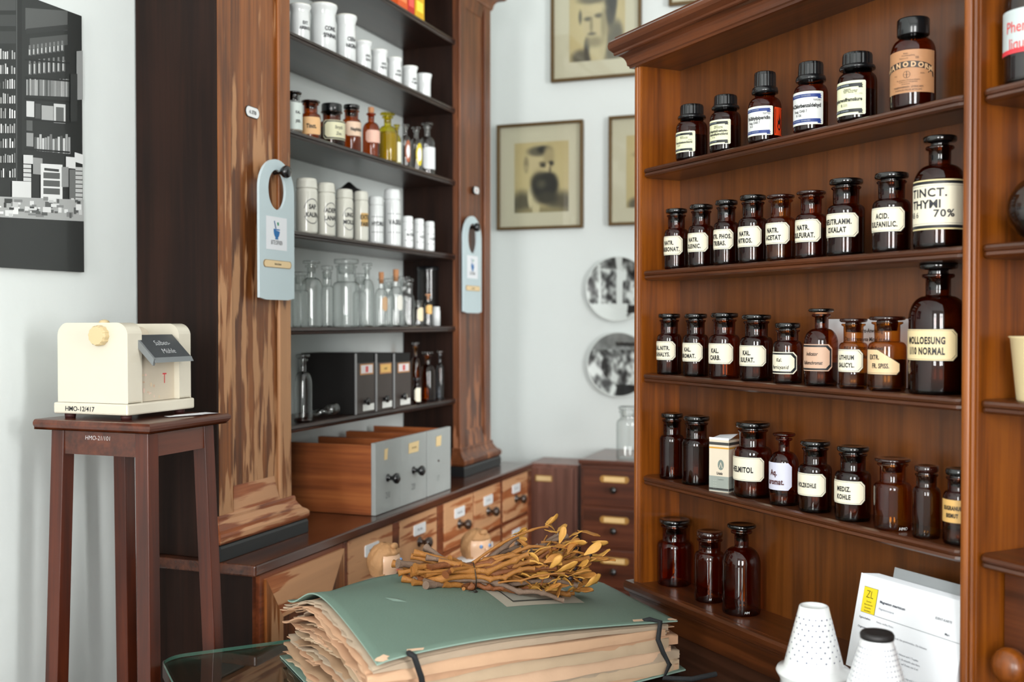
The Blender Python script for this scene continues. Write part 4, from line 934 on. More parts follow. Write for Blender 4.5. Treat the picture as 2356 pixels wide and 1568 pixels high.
# sixth shelf
G = 'bottles on the lowest shelf of the left cabinet'
LB('large clear bottle half hidden by the left pilaster', G, 5, 676, 719, 814, kind='narrow', g='clear', stop='clear', fill=.02)
for desc, px_, rz in [('loose glass stopper lying left on the lowest shelf', 738, .5), ('loose glass stopper lying right on the lowest shelf', 765, -.9)]:
    uu = solve(aL, px_, -.24, n=NL + .03); st = thing('glass_stopper', desc, 'stopper', aL, uu, NL + .03, CZ + LT[5] + .0165, 'loose glass stoppers', rz)
    o = MB().lathe([(0, -.02), (.008, -.02), (.010, .004), (.007, .010), (.012, .018), (.016, .028), (.012, .040), (0, .044)], 20).build('stopper', 'clear', st); o.rotation_euler = (PI / 2 - .25, 0, 0)
G = 'magazine files on the lowest shelf'
for desc, L, R, c1, kx in [('dark magazine file with white and red label, nearest the loose stoppers', 818, 862, (240, 232, 232), 0), ('dark magazine file with orange label, middle of the three', 865, 903, (236, 190, 110), 1), ('dark magazine file with white and red label, nearest the amber bottles', 906, 945, (240, 232, 232), 0)]:
    uu0, uu1 = solve(aL, L, -.15, n=NL + .004), solve(aL, R, -.15, n=NL + .004); W = uu1 - uu0
    hh = zrel(pt(aL, uu0, NL).y, 813) - LT[5]
    t = thing('magazine_file', desc, 'file box', aL, uu0, NL + .004, CZ + LT[5], G)
    box(0, W, .002, .165, 0, hh).build('case', 'binder_black', t, bevel=.0015)
    box(.007, W - .001, .0, .002, .001, hh * .84).build('spine', 'binder_spine', t); box(0, .006, -.001, .002, 0, hh).build('edge_strip', 'binder_edge', t)
    mb = MB(); F = lambda x, z: (x, -.0006, z); F2 = lambda x, z: (x, -.0010, z)
    poly(mb, rect(W * .22, W * .92, hh * .64, hh * .82), F, (196, 140, 90)); poly(mb, rect(W * .27, W * .87, hh * .665, hh * .80), F2, c1)
    if not kx: poly(mb, rect(W * .5, W * .64, hh * .68, hh * .78), lambda x, z: (x, -.0013, z), (220, 90, 90))
    else: write(mb, 'A-MET', W * .57, hh * .71, hh * .04, lambda x, z: (x, -.0013, z), (110, 80, 40), sx=.8)
    mb.build('label', 'print', t); MB().add([F2(*q) for q in rect(W * .36, W * .95, hh * .04, hh * .15)], [(0, 1, 2, 3)], lin((240, 240, 236))).build('paper_tag', 'print', t)
    MB().lathe([(.004, 0), (.004, .006), (.010, .010), (.010, .014), (0, .016)], 18, axis='y', cx=W * .45, cy=0, cz=hh * .2).build('knob', 'black_knob', t)
G = 'bottles on the lowest shelf of the left cabinet'
LB('amber bottle with glass ball stopper behind the magazine files', G, 5, 945, 968, 786, kind='narrow', g='amber_light', stop='clear', gap=.06, fill=.5, fillm='contents_brown')
LB('amber bottle with clear stopper on the lowest shelf', G, 5, 966, 1002, 808, kind='narrow', g='amber_red', stop='clear')
LB('grey glass bottle at the right end of the lowest shelf', G, 5, 1003, 1022, 806, kind='narrow', g='clear_dark', stop='clear', gap=.02)
LB('very small bottle with cream label and dark cap', G, 5, 950, 968, 868, kind='low', g='amber_deep', stop='stopper_black', labels=[''], lab=(.1, .62), paper=(246, 238, 216), style='plain', gap=.001)

# ================================================================== DRAWER COUNTER
KU, KN = 1.828, 1.235
KH = .91
kc = thing('drawer_counter', 'long stripped pine counter with rows of labelled drawers under the left cabinet', 'counter', aL, KU, KN, 0)
KW = 3.489 - KU; KD = WN - KN - .017
X = lambda px, z=-.55: solve(aL, px, z, n=KN + .008) - KU
box(0, KW, .016, KD, .0, .885).build('carcass', 'counter_frame', kc)
box(-.012, KW + .010, -.004, KD, .8855, .9095).build('worktop', 'counter_top', kc, bevel=.004)
box(-.0005, .0, .012, KD, .0, .884).build('side_cover', 'stained_side', kc)
rows = [(.744, .893 - .01), (.590, .732), (.436, .578), (.282, .424), (.10, .27)]
for px0, px1, dbl in [(902, 915, 0), (1004.5, 1017, 0), (788, 796, 0), (1150.5, 1153.5, 0), (1213, 1220, 0)]:
    box(X(px0), X(px1), .004, .017, .08, .884).build('stile', 'counter_frame', kc, bevel=.002)
for z in (.738, .584, .430, .276): box(X(797), KW, .005, .017, z - .004, z + .004).build('rail', 'counter_frame', kc)
box(0, KW, .006, .017, 0, .08).build('plinth', 'counter_frame', kc)
plate_txt = ['RAD. LIQ.', 'FOL. SEN.', 'HERB. ABS.', 'FLOR. TIL.', 'CORT. QU.']
for ci, (a_, b_) in enumerate([(798, 901), (917, 1003), (1019, 1086.5), (1088.5, 1149.5), (1155, 1212)]):
    x0, x1 = X(a_) + .002, X(b_) - .002
    for ri, (z0, z1) in enumerate(rows):
        d = box(x0, x1, .004, .018, z0, z1).build('drawer', 'drawer_pine', kc, bevel=.002)
        xm = (x0 + x1) / 2; zp = z1 - (z1 - z0) * .30; zk = z1 - (z1 - z0) * .55
        hw, hh = min(.036, (x1 - x0) * .32), .0145; P = [(xm - hw + .003, zp - hh), (xm + hw - .003, zp - hh), (xm + hw, zp - hh + .003), (xm + hw, zp + hh - .003), (xm + hw - .003, zp + hh), (xm - hw + .003, zp + hh), (xm - hw, zp + hh - .003), (xm - hw, zp - hh + .003)]
        mb = MB().prism(P, .0015, .0045, 'y', col=lin((246, 248, 250))); write(mb, plate_txt[ci], xm, zp - .003, .006, lambda x, z: (x, .0012, z), (120, 120, 130), sx=.9)
        mb.build('label_plate', 'print_gloss', d)
        MB().lathe([(.014, 0), (.014, .002), (.007, .004), (.006, .016), (.011, .020), (.0155, .027), (.014, .034), (.006, .038), (0, .0385)], 20, axis='y', cx=xm, cy=.004, cz=zk).build('knob', 'brown_knob', d)
# cupboard door at the left end
x0, x1 = X(596), X(787)
dd = box(x0, x1, .006, .018, .09, .884).build('door', 'counter_frame', kc)
fx0, fx1, fz0, fz1 = x0 + .014, x1 - .004, .11, .872
fw = .062
for P, nm in (([(fx0, fz1), (fx1, fz1), (fx1 - fw, fz1 - fw * 1.5), (fx0 + fw, fz1 - fw * 1.5)], 0), ([(fx0, fz0), (fx1, fz0), (fx1 - fw, fz0 + fw * 1.5), (fx0 + fw, fz0 + fw * 1.5)], 0)):
    MB().prism(P, -.001, .006, 'y').build('door_rail', 'drawer_pine', dd, bevel=.0015)
for P in ([(fx0, fz0), (fx0, fz1), (fx0 + fw, fz1 - fw * 1.5), (fx0 + fw, fz0 + fw * 1.5)], [(fx1, fz0), (fx1, fz1), (fx1 - fw, fz1 - fw * 1.5), (fx1 - fw, fz0 + fw * 1.5)]):
    MB().prism(P, -.001, .006, 'y').build('door_stile', 'pine_worn', dd, bevel=.0015)
box(fx0 + fw + .004, fx1 - fw - .004, .003, .006, fz0 + fw * 1.5, fz1 - fw * 1.5).build('door_panel', 'pine_worn_far', dd)

# loose drawers standing on the counter
def loose(desc, ua, ub, lines, knob, num, tag_w):
    W = ub - ua; t = thing('loose_drawer', desc, 'drawer', aL, ua, 1.262, KH, 'grey-fronted loose drawers on the counter'); H = .184; D = .25
    fr = box(0, W, 0, .012, .0005, H).build('front', 'grey_paint', t, bevel=.0012)
    for nm, q in (('side_board', (0, .008, .012, D, .001, H - .006)), ('side_board', (W - .008, W, .012, D, .001, H - .006)), ('back_board', (.008, W - .008, D - .008, D, .001, H - .03)), ('bottom_board', (.008, W - .008, .012, D - .008, .001, .008))):
        box(*q).build(nm, 'box_wood', t)
    if knob: MB().lathe([(.010, 0), (.010, .003), (.006, .005), (.0055, .014), (.010, .018), (.014, .024), (.0135, .030), (.007, .034), (0, .0345)], 24, axis='y', cx=W * .45, cy=0, cz=.088).build('knob', 'black_knob', fr)
    else: MB().lathe([(.003, 0), (.003, .003), (0, .004)], 10, axis='y', cx=W * .45, cy=0, cz=.094).build('nail', 'brown_knob', fr)
    mb = MB(); xm = W * .45; cx_ = xm + (.0 if tag_w > .03 else -.012)
    tz = .150; mb.add([(cx_ - tag_w / 2, -.001, tz - .014), (cx_ + tag_w / 2, -.001, tz - .014), (cx_ + tag_w / 2, -.003, tz + .016), (cx_ - tag_w / 2, -.002, tz + .014)], [(0, 1, 2, 3)], lin((240, 212, 158)))
    if tag_w > .05: write(mb, 'COL. 890101', cx_, tz - .002, .005, lambda x, z: (x, -.0035, z), (120, 96, 60), sx=.8)
    mb.build('paper_tag', 'print', fr)
    tx = MB(); write(tx, num, xm, .036, .017, lambda x, z: (x, -.0006, z), (84, 86, 86), sx=.7, bold=-.01); tx.build('number', 'print', fr)
loose('grey-fronted loose drawer numbered 210 with black knob, nearest', 2.389, 2.539, 0, True, '210', .018)
loose('grey-fronted loose drawer numbered 220 with larger paper tag', 2.5395, 2.692, 0, True, '220', .062)
loose('narrow grey-fronted loose drawer without knob, furthest right', 2.699, 2.860, 0, False, '17', .034)

# ================================================================== BACK WALL
aB = aL - PI / 2          # x to the right along the back wall, y into it
YB = WB
def on_back(px, zr, d=.02): return solve(aB, px, zr, n=YB - d)
def picture(desc, L, R, topL, botL, blobs, box_, mat_w=.030, W=None, H=None):
    x0 = on_back(L, .3); p = pt(aB, x0, YB - .02)
    z0 = zrel(p.y, botL); z1 = zrel(p.y, topL) if topL is not None else z0 + H; W = W or (on_back(R, .3) - x0); H = z1 - z0
    t = thing('framed_portrait', desc, 'picture', aB, x0, YB - .004, CZ + z0, 'framed portraits on the back wall')
    f = .011; mb = MB()
    for q in ((0, W, 0, f), (0, W, H - f, H), (0, f, f, H - f), (W - f, W, f, H - f)): mb.box(q[0], q[1], -.022, 0, q[2], q[3])
    mb.build('frame', 'frame_bronze', t, bevel=.002)
    box(f, W - f, -.006, -.001, f, H - f).build('mat_board', 'mat_board', t)
    bx0, bx1, bz0, bz1 = [q for q in box_]; bx0, bx1, bz0, bz1 = bx0 * W, bx1 * W, bz0 * H, bz1 * H
    painted('drawing', bx0, bx1, bz0, bz1, -.0066, 66, 84, blobs, BG, t)
    box(f, W - f, -.0165, -.016, f, H - f).build('glazing', 'picture_glass', t)
BG = (198, 182, 134); D1 = (96, 92, 74); D2c = (66, 64, 54); D3 = (48, 48, 44); F1 = (190, 176, 134); F2c = (164, 152, 114)
beard = [(.5, .5, .40, .42, (206, 192, 144), .5), (.14, .92, .22, .22, D1, .4), (.88, .92, .26, .20, D1, .4), (.5, 1.0, .5, .08, (150, 140, 104), .5), (.30, .78, .05, .16, (212, 202, 164)), (.40, .92, .07, .14, (208, 198, 160)),
         (.48, .27, .23, .23, (204, 190, 148)), (.46, .13, .21, .07, (104, 100, 82), .4), (.55, .11, .12, .05, D3, .5), (.22, .30, .045, .10, (150, 140, 108), .5), (.22, .38, .04, .06, (176, 164, 126)),
         (.64, .22, .10, .16, (176, 162, 122), .5), (.52, .30, .06, .02, (120, 110, 86), .6), (.53, .335, .055, .028, D2c, .6), (.68, .31, .05, .035, D2c, .5), (.62, .38, .04, .08, (206, 190, 148)), (.66, .40, .02, .05, (120, 110, 86), .6), (.46, .42, .12, .06, (196, 182, 140)),
         (.60, .485, .13, .04, D2c, .4), (.48, .56, .17, .13, D2c, .35), (.56, .66, .24, .17, D3, .3), (.64, .58, .16, .14, D3, .35), (.60, .80, .20, .09, D2c, .5), (.50, .60, .08, .06, (84, 82, 68), .8)]
monk = [(.5, .5, .40, .42, (206, 192, 144), .5), (.22, .96, .18, .10, D1, .4), (.34, .86, .07, .16, D2c, .3), (.78, .86, .16, .26, (104, 100, 80), .5), (.86, .72, .10, .16, D1, .5), (.50, .88, .14, .16, (206, 194, 152)), (.60, .76, .08, .2, (196, 184, 142), .4), (.46, .48, .23, .30, (202, 188, 146)),
        (.50, .20, .28, .14, (166, 156, 120), .4), (.42, .27, .25, .05, (112, 106, 84), .5), (.74, .38, .10, .24, D2c, .35), (.78, .28, .08, .18, D3, .4), (.20, .47, .03, .08, (96, 92, 74), .5), (.34, .50, .07, .025, D1, .6), (.54, .47, .08, .028, D1, .5), (.40, .58, .03, .09, (150, 140, 106), .6), (.41, .68, .07, .018, D1, .6), (.46, .78, .14, .06, (150, 140, 106), .7), (.5, .38, .14, .05, (210, 196, 152), .6), (.62, .58, .05, .18, (160, 150, 114), .6)]
picture('framed portrait of a person in profile with a full dark beard', 1143, 1341, 288, 530, beard, (.20, .83, .16, .82))
picture('framed portrait of a person wearing a cap, partly cut by the upper picture edge', 1267, 1474, None, 190, monk, (.20, .82, .16, .86), W=None, H=.44)
picture('framed portrait cut off by the right cabinet, beside the bearded one', 1400, 1600, 268, 519, monk, (.20, .82, .16, .82))
picture('framed picture of which only a lower corner shows above the right cabinet', 1537, 1740, None, 14, beard, (.20, .82, .16, .82), H=.4)
def plate(desc, cxp, cyp, R, seed):
    x = on_back(cxp, 0); p = pt(aB, x, YB - .02); z = zrel(p.y, cyp); r = R * p.y / FPX
    t = thing('wall_plate', desc, 'plate', aB, x, YB - .001, CZ + z, 'decorated plates on the back wall')
    prof = [(.6, .0), (.66, .004), (.97, .018), (1.0, .021)]
    MB().lathe([(0, 0)] + [(r * p_, q_) for p_, q_ in prof], 64, axis='y').build('back_face', 'porcelain', t)
    from mathutils import noise
    me = bpy.data.meshes.new('decoration'); vs = []; cs = []; NR, NA = 44, 110
    for i in range(NR + 1):
        q = i / NR; y = .006 if q < .6 else (.006 + (q - .6) / .4 * .0165 if q < .99 else .0212)
        for k in range(NA):
            t_ = 2 * PI * k / NA; x_, z_ = q * math.cos(t_), q * math.sin(t_)
            v = noise.noise(Vector((x_ * 3.2 + seed, z_ * 2.4, seed))) + .6 * noise.noise(Vector((x_ * 8 + seed, z_ * 6, 3.1)))
            g = .52 - v * .95
            if seed == 3:      # house front between two pale posts
                if z_ > .62: g = .36 - v * .5
                if -.62 < x_ < -.54 or -.05 < x_ < .14: g = .9
                if z_ < -.45 and x_ < .3: g = .86
                if x_ > .3 and -.75 < z_ < -.5: g = .15
            else:
                if z_ > .45: g = .52 + .1 * v
                if abs(z_ - .62) < .06 and x_ > -.1: g = .22
                if z_ < -.62 and x_ > -.1: g = .12
            g = min(.86, max(.10, g)); 
            if q > .955: g = .84
            vs.append((r * x_, -y, r * z_)); c = 255 * g; cs.append(lin((c * .97, c, c * .985)))
    fs = [(i * NA + k, i * NA + (k + 1) % NA, (i + 1) * NA + (k + 1) % NA, (i + 1) * NA + k) for i in range(NR) for k in range(NA)]
    me.from_pydata(vs, [], fs); at = me.color_attributes.new('Col', 'FLOAT_COLOR', 'POINT')
    for k, c in enumerate(cs): at.data[k].color = (*c, 1)
    for p_ in me.polygons: p_.use_smooth = True
    me.materials.append(MATS['print_gloss']); o = bpy.data.objects.new('decoration', me); COL.objects.link(o); o.parent = t
plate('upper of two round white plates with grey transfer picture', 1420, 664, 75, 3)
plate('lower of two round white plates with grey transfer picture', 1423, 838, 75, 11)

# chest of small drawers and narrow cupboard below the plates
cu_ = 3.45
xl = solve(aB, 1336, -.46, n=cu_); hz = CZ + zrel(pt(aB, xl, cu_).y, 1056)
ch = thing('drawer_chest', 'dark brown chest of drawers with brass label holders beneath the wall plates', 'chest', aB, xl, cu_, 0)
CWD = .52
box(0, CWD, .006, .33, .0, hz - .016).build('carcass', 'chest_wood', ch); box(-.008, CWD + .008, -.006, .335, hz - .0155, hz).build('top_board', 'chest_wood', ch, bevel=.004)
dz = .137
for k in range(6):
    z1 = hz - .028 - k * dz; z0 = z1 - dz + .009
    for c_ in range(2):
        a_ = .008 + c_ * .255; b_ = a_ + .248
        d = box(a_, b_, 0, .0075, z0, z1).build('drawer', 'chest_wood', ch, bevel=.0025)
        xm = solve(aB, 1414, -.5, n=cu_) - xl + c_ * .255
        mb = MB().prism(ell(xm - .038, z1 - .034, .012, .012, 8, PI / 2, 3 * PI / 2) + ell(xm + .038, z1 - .034, .012, .012, 8, -PI / 2, PI / 2), -.004, 0, 'y', col=lin((176, 130, 66)))
        mb.add([(xm - .036, -.0044, z1 - .042), (xm + .036, -.0044, z1 - .042), (xm + .036, -.0044, z1 - .026), (xm - .036, -.0044, z1 - .026)], [(0, 1, 2, 3)], lin((240, 206, 146)))
        mb.build('label_holder', 'print_gloss', d)
        MB().lathe([(.006, 0), (.005, .010), (.011, .016), (.0125, .022), (.009, .028), (0, .030)], 20, axis='y', cx=xm, cy=0, cz=z1 - .068).build('knob', 'black_knob', d)
xl2 = solve(aB, 1214, -.5, n=3.60); xr2 = solve(aB, 1329, -.5, n=3.60); h2 = CZ + zrel(pt(aB, xl2, 3.6).y, 1064)
cb = thing('corner_cupboard', 'plain purplish brown cupboard panel between the counter and the drawer chest', 'cupboard', aB, xl2, 3.60, 0)
W = xr2 - xl2
box(0, W, .0, .18, 0, h2).build('carcass', 'cupboard_wood', cb, bevel=.002)
dd = box(W * .07, W * .93, -.012, 0, .05, h2 - .012).build('door', 'cupboard_wood', cb, bevel=.003)
mb = MB().box(W * .18, W * .52, -.0145, -.012, h2 - .062, h2 - .040, col=lin((176, 130, 66))); mb.add([(W * .20, -.0150, h2 - .059), (W * .50, -.0150, h2 - .059), (W * .50, -.0150, h2 - .043), (W * .20, -.0150, h2 - .043)], [(0, 1, 2, 3)], lin((236, 204, 150)))
mb.build('label_holder', 'print_gloss', dd)
xj = solve(aB, 1447, -.45, n=cu_ + .08)
gj = thing('glass_jar', 'clear glass jar with green-tinted stopper on the drawer chest', 'jar', aB, xj, cu_ + .08, hz)
r = .043; h = (1050 - 930) * 3.62 / FPX
MB().lathe(body_profile(h, r, r * .7, .66, .76, .88, .92, r * .82), 28).build('glass_body', 'clear', gj); MB().lathe(stopper_profile(h, r * .7, r * .85, .92, .94), 28).build('stopper', 'clear', gj)

# ================================================================== POSTER on the left wall
pn = WN - .008
pu1 = solve(aL, 190, .3, n=pn); py_ = pt(aL, pu1, pn).y
pz1, pz0 = zrel(py_, 37), zrel(py_, 626); pu0 = 1.16
po = thing('photo_board', 'black and white photograph board of old pharmacy shelves on the left wall', 'picture', aL, pu0, WN - .008, CZ + pz0)
W, H = pu1 - pu0, pz1 - pz0
box(0, W, 0, .0075, 0, H).build('board', 'plinth_black', po)
def PP(x, y):       # photo column/row -> position on the board
    zz = .3
    for _ in range(3):
        u_ = solve(aL, x, zz, n=pn); zz = zrel(pt(aL, u_, pn).y, y)
    return u_ - pu0, zz - pz0
mb = MB(); kk = [0]
def q4(x0, y0, x1, y1, g, sl=.0):
    """quad in photo pixels, top-left / bottom-right; sl = slope of its horizontal edges"""
    kk[0] += 1; o = -.0004 - .000004 * kk[0]
    pts = [PP(x0, y1), PP(x1, y1 + sl * (x1 - x0)), PP(x1, y0 + sl * (x1 - x0)), PP(x0, y0)]
    pts = [(min(W, max(0, a_)), min(H, max(0, b_))) for a_, b_ in pts]
    mb.add([(a_, o, b_) for a_, b_ in pts], [(0, 1, 2, 3)], lin((g, g + 2, g + 1)))
rnd = random.Random(5)
q4(-110, -200, 191, 626, 40)
q4(58, 18, 155, 68, 84, .02); q4(60, 66, 156, 78, 46, -.1); q4(68, 88, 155, 112, 76, -.1); q4(-100, 0, 36, 24, 70); q4(-100, 34, 36, 60, 62); q4(-100, 72, 36, 100, 58)
q4(36, 0, 50, 505, 30); q4(37, 0, 39, 420, 84)
for row, (y0, y1, n_, x0, x1, sl) in enumerate([(110, 128, 9, 66, 150, -.14), (144, 172, 8, 66, 154, -.10)]):
    for i in range(n_):
        x = x0 + (x1 - x0) * i / n_; y = y0 + sl * (x - x0) 
        q4(x, y - 6, x + 4, y + 2, 120); q4(x - 1, y + 2, x + 6, y1 + sl * (x - x0), 96); q4(x, y + 4, x + 3, y1 - 2 + sl * (x - x0), 190)
for i in range(26): x = 60 + i * 3.8; q4(x, 181 + rnd.random() * 3, x + 3.2, 219 + .04 * (x - 60), rnd.choice([110, 140, 165, 180, 90]))
for (a_, b_, y0, y1, g) in [(60, 78, 232, 268, 210), (80, 93, 238, 272, 80), (95, 122, 242, 278, 170), (123, 150, 238, 282, 205), (128, 146, 246, 280, 96), (60, 74, 275, 300, 90), (60, 76, 305, 336, 150)]: q4(a_, y0, b_, y1, g, .08)
for i in range(14): x = 78 + i * 6; q4(x, 308 + rnd.random() * 12, x + 5, 346 + .1 * (x - 78), rnd.choice([120, 160, 190, 210, 90]))
for yy in (135, 176, 224, 272, 340): q4(56, yy, 160, yy + 4, 30, .08)
for r_ in range(9):
    yb_ = 122 + r_ * 34
    for i in range(26): x = -100 + i * 5.2 + rnd.random(); q4(x, yb_ - 10 * rnd.random(), x + 3.2, yb_ + 14, rnd.choice([120, 200, 230, 170, 60]), .04)
for i in range(9): q4(52, 378 + i * 10, 70, 386 + i * 10, 205, .05); q4(172, 384 + i * 10, 188, 392 + i * 10, 190, .05)
q4(52, 356, 74, 376, 215, .05); q4(26, 416, 70, 456, 220, .04); q4(74, 362, 96, 400, 150, .1); q4(92, 376, 142, 468, 228, .06)
for i in range(3): q4(98, 396 + 18 * i, 136, 410 + 18 * i, 90, .05)
q4(100, 386, 134, 392, 60, .1); q4(150, 360, 172, 386, 220, .1); q4(140, 384, 156, 430, 140); q4(158, 390, 172, 460, 110); q4(170, 350, 190, 372, 220, .3)
q4(-100, 448, 192, 500, 168, .04)
for i in range(70):
    x = rnd.uniform(-100, 180); y = rnd.uniform(452, 492); g = rnd.choice([90, 130, 200, 225, 235, 60]); q4(x, y, x + rnd.uniform(5, 20), y + rnd.uniform(3, 14), g, .04)
q4(-110, 494, 192, 630, 44, .05); q4(174, 118, 192, 230, 140); q4(160, 170, 176, 280, 50)
mb.build('printed_photograph', 'print_gloss', po)

# ================================================================== STAND and MACHINE
TU, TN, TZ = 1.475, 1.21, CZ - .1725
sd = thing('plant_stand', 'tall dark red mahogany stand with four splayed legs against the left wall', 'stand', aL, TU, TN, 0)
SX, SY = .225, .252
MB().sweep([(0, TZ - .018), (-.004, TZ - .018), (0, TZ - .014), (.003, TZ - .009), (.003, TZ - .005), (0, TZ - .001), (-.003, TZ)], 0, SX, SY, 0).build('top', 'stand_top', sd)
box(.004, SX - .004, .004, SY, TZ - .017, TZ - .0002).build('top_board', 'stand_top', sd)
for i, (lx, ly, ox, oy) in enumerate([(.020, .020, -1, -1), (SX - .048, .020, 1, -1), (.020, SY - .048, -1, 1), (SX - .048, SY - .048, 1, 1)]):
    w_ = .028; sp = .034; zt = TZ - .018
    vs = [(lx + dx * w_, ly + dy * w_, zt) for dx, dy in ((0, 0), (1, 0), (1, 1), (0, 1))] + [(lx + ox * sp + dx * w_, ly + oy * sp * (1 if oy < 0 else .55) + dy * w_, 0) for dx, dy in ((0, 0), (1, 0), (1, 1), (0, 1))]
    MB().add(vs, [(0, 1, 2, 3), (7, 6, 5, 4), (0, 4, 5, 1), (1, 5, 6, 2), (2, 6, 7, 3), (3, 7, 4, 0)]).build('leg', 'stand_mahogany', sd, bevel=.0015)
za, zb_ = TZ - .062, TZ - .0182
ap = box(.022, .034, .046, SY - .046, za, zb_).build('apron', 'stand_top', sd)
box(.046, SX - .046, .022, .034, za, zb_).build('apron', 'stand_top', sd); box(.046, SX - .046, SY - .034, SY - .022, za, zb_).build('apron', 'stand_top', sd); box(SX - .034, SX - .022, .046, SY - .046, za, zb_).build('apron', 'stand_top', sd)
tx = MB(); write(tx, 'HMO-21/101', 0, zb_ - .017, .008, lambda x, z: (.0214, .130 - x, z), (226, 226, 226), bold=-.01, slant=.1, sx=.95); tx.build('inventory_mark', 'print', ap)
mu, mn = 1.500, 1.277
mc = thing('labelling_machine', 'cream enamelled gumming machine with ribbed knob and slate sign on the stand', 'machine', aL, mu, mn, TZ)
def rr(y0, y1, z0, z1, r_): return [(y0, z0), (y1, z0)] + ell(y1 - r_, z1 - r_, r_, r_, 8, 0, PI / 2) + ell(y0 + r_, z1 - r_, r_, r_, 8, PI / 2, PI)
bp = box(0, .186, 0, .165, .009, .029).build('base_plate', 'machine_cream', mc, bevel=.003)
MB().prism(rr(.004, .160, .0295, .172, .024), .006, .043, 'x').build('end_housing', 'machine_cream', mc, bevel=.004, )
MB().prism(rr(.004, .160, .0295, .170, .024), .146, .180, 'x').build('end_housing', 'machine_cream', mc, bevel=.004)
mid = box(.043, .146, .016, .150, .0295, .118).build('middle_housing', 'machine_panel', mc)
MB().tube([(.0435, .095, .138), (.1455, .095, .138)], .026, 24).build('roller', 'machine_panel', mc)
MB().tube([(.0435, .050, .128), (.1455, .050, .128)], .008, 12).build('roller', 'steel_dark', mc)
for q in ((.02, .02), (.166, .02), (.02, .145), (.166, .145)): MB().lathe([(0, 0), (.009, .0), (.010, .0088), (0, .0088)], 14, q[0], q[1]).build('foot', 'rubber', mc)
P = []; 
for i in range(72):
    a_ = 2 * PI * i / 72; P.append((math.cos(a_) * (1 + (.035 if i % 6 < 3 else -.02)), math.sin(a_) * (1 + (.035 if i % 6 < 3 else -.02))))
mb = MB(); R_ = .0175; lev = [(R_, 0), (R_ * 1.02, -.010), (R_ * .9, -.014)]
vs = [(x_, .062 + a_ * k_, .149 + b_ * k_) for k_, x_ in lev for a_, b_ in P]
mb.add(vs, [(j * 72 + i, j * 72 + (i + 1) % 72, (j + 1) * 72 + (i + 1) % 72, (j + 1) * 72 + i) for j in range(2) for i in range(72)] + [tuple(range(144, 216))])
kb = mb.build('knob', 'machine_ivory', mc, loc=(.006, 0, 0))
MB().ball((.040, .085, .172), .008, 14, 8, (1.4, 1, .7)).build('button', 'machine_ivory', mc)
# slate sign on a bent metal holder
A = [(.038, .014, .150), (.138, .014, .150), (.138, -.028, .110), (.038, -.028, .110)]
def shift(P, d): return [(x, y + d[0], z + d[1]) for x, y, z in P]
sg = MB().add(A + shift(A, (.003, -.004)), [(0, 1, 2, 3), (7, 6, 5, 4), (0, 4, 5, 1), (1, 5, 6, 2), (2, 6, 7, 3), (3, 7, 4, 0)]).build('slate_sign', 'slate', mc)
B_ = [(.036, -.028, .110), (.140, -.028, .110), (.140, -.033, .101), (.036, -.033, .101)]
MB().add(B_ + shift(B_, (.003, 0)), [(0, 1, 2, 3), (7, 6, 5, 4), (0, 4, 5, 1), (1, 5, 6, 2), (2, 6, 7, 3), (3, 7, 4, 0)]).build('holder_lip', 'grey_metal', sg)
B_ = [(.033, .016, .152), (.0385, .016, .152), (.0385, -.030, .108), (.033, -.030, .108)]
MB().add(B_ + shift(B_, (.003, -.012)), [(0, 1, 2, 3), (7, 6, 5, 4), (0, 4, 5, 1), (1, 5, 6, 2), (2, 6, 7, 3), (3, 7, 4, 0)]).build('holder_side', 'grey_metal', sg)
tx = MB(); FS = lambda x, t: (x, -.028 + .042 * t - .0004, .110 + .040 * t + .0004)
for s, t0 in (('Salben-', .52), ('Mühle', .16)): write(tx, s, .088, t0, .22, lambda x, t, t0=t0: FS(.088 + (x - .088) * .058, t), (206, 210, 212), sx=.85, bold=-.01, slant=.25)
tx.build('chalk_lettering', 'print', sg)
tx = MB(); write(tx, 'HMO-12/417', 0, .0145, .0088, lambda x, z: (-.0005, .105 - x, z), (16, 18, 22), bold=.01, slant=.05, sx=1.0); tx.build('inventory_mark', 'print', bp)
tx = MB(); write(tx, 'T', .118, .060, .020, lambda x, z: (x, .0154, z), (214, 50, 60), bold=.0, sx=.7)
for i in range(14):
    cx_, cz_ = random.uniform(.05, .14), random.uniform(.032, .11); poly(tx, ell(cx_, cz_, random.uniform(.001, .004), random.uniform(.001, .005), 9), lambda x, z, i=i: (x, .0156 - .00002 * i, z), random.choice([(216, 196, 166), (206, 176, 150), (226, 196, 180)]))
tx.build('stains', 'print', mid)
ps = thing('paper_slip', 'thin white paper slips under the right side of the machine', 'paper', aL, 1.61, TN + .012, TZ)
MB().add([(0, .03, .0008), (.075, .0, .0012), (.082, .035, .0012), (.01, .055, .0008)], [(0, 1, 2, 3)]).add([(-.03, .03, .0014), (.035, .002, .0018), (.04, .03, .0018), (-.02, .05, .0014)], [(0, 1, 2, 3)]).build('slips', 'card_white', ps)

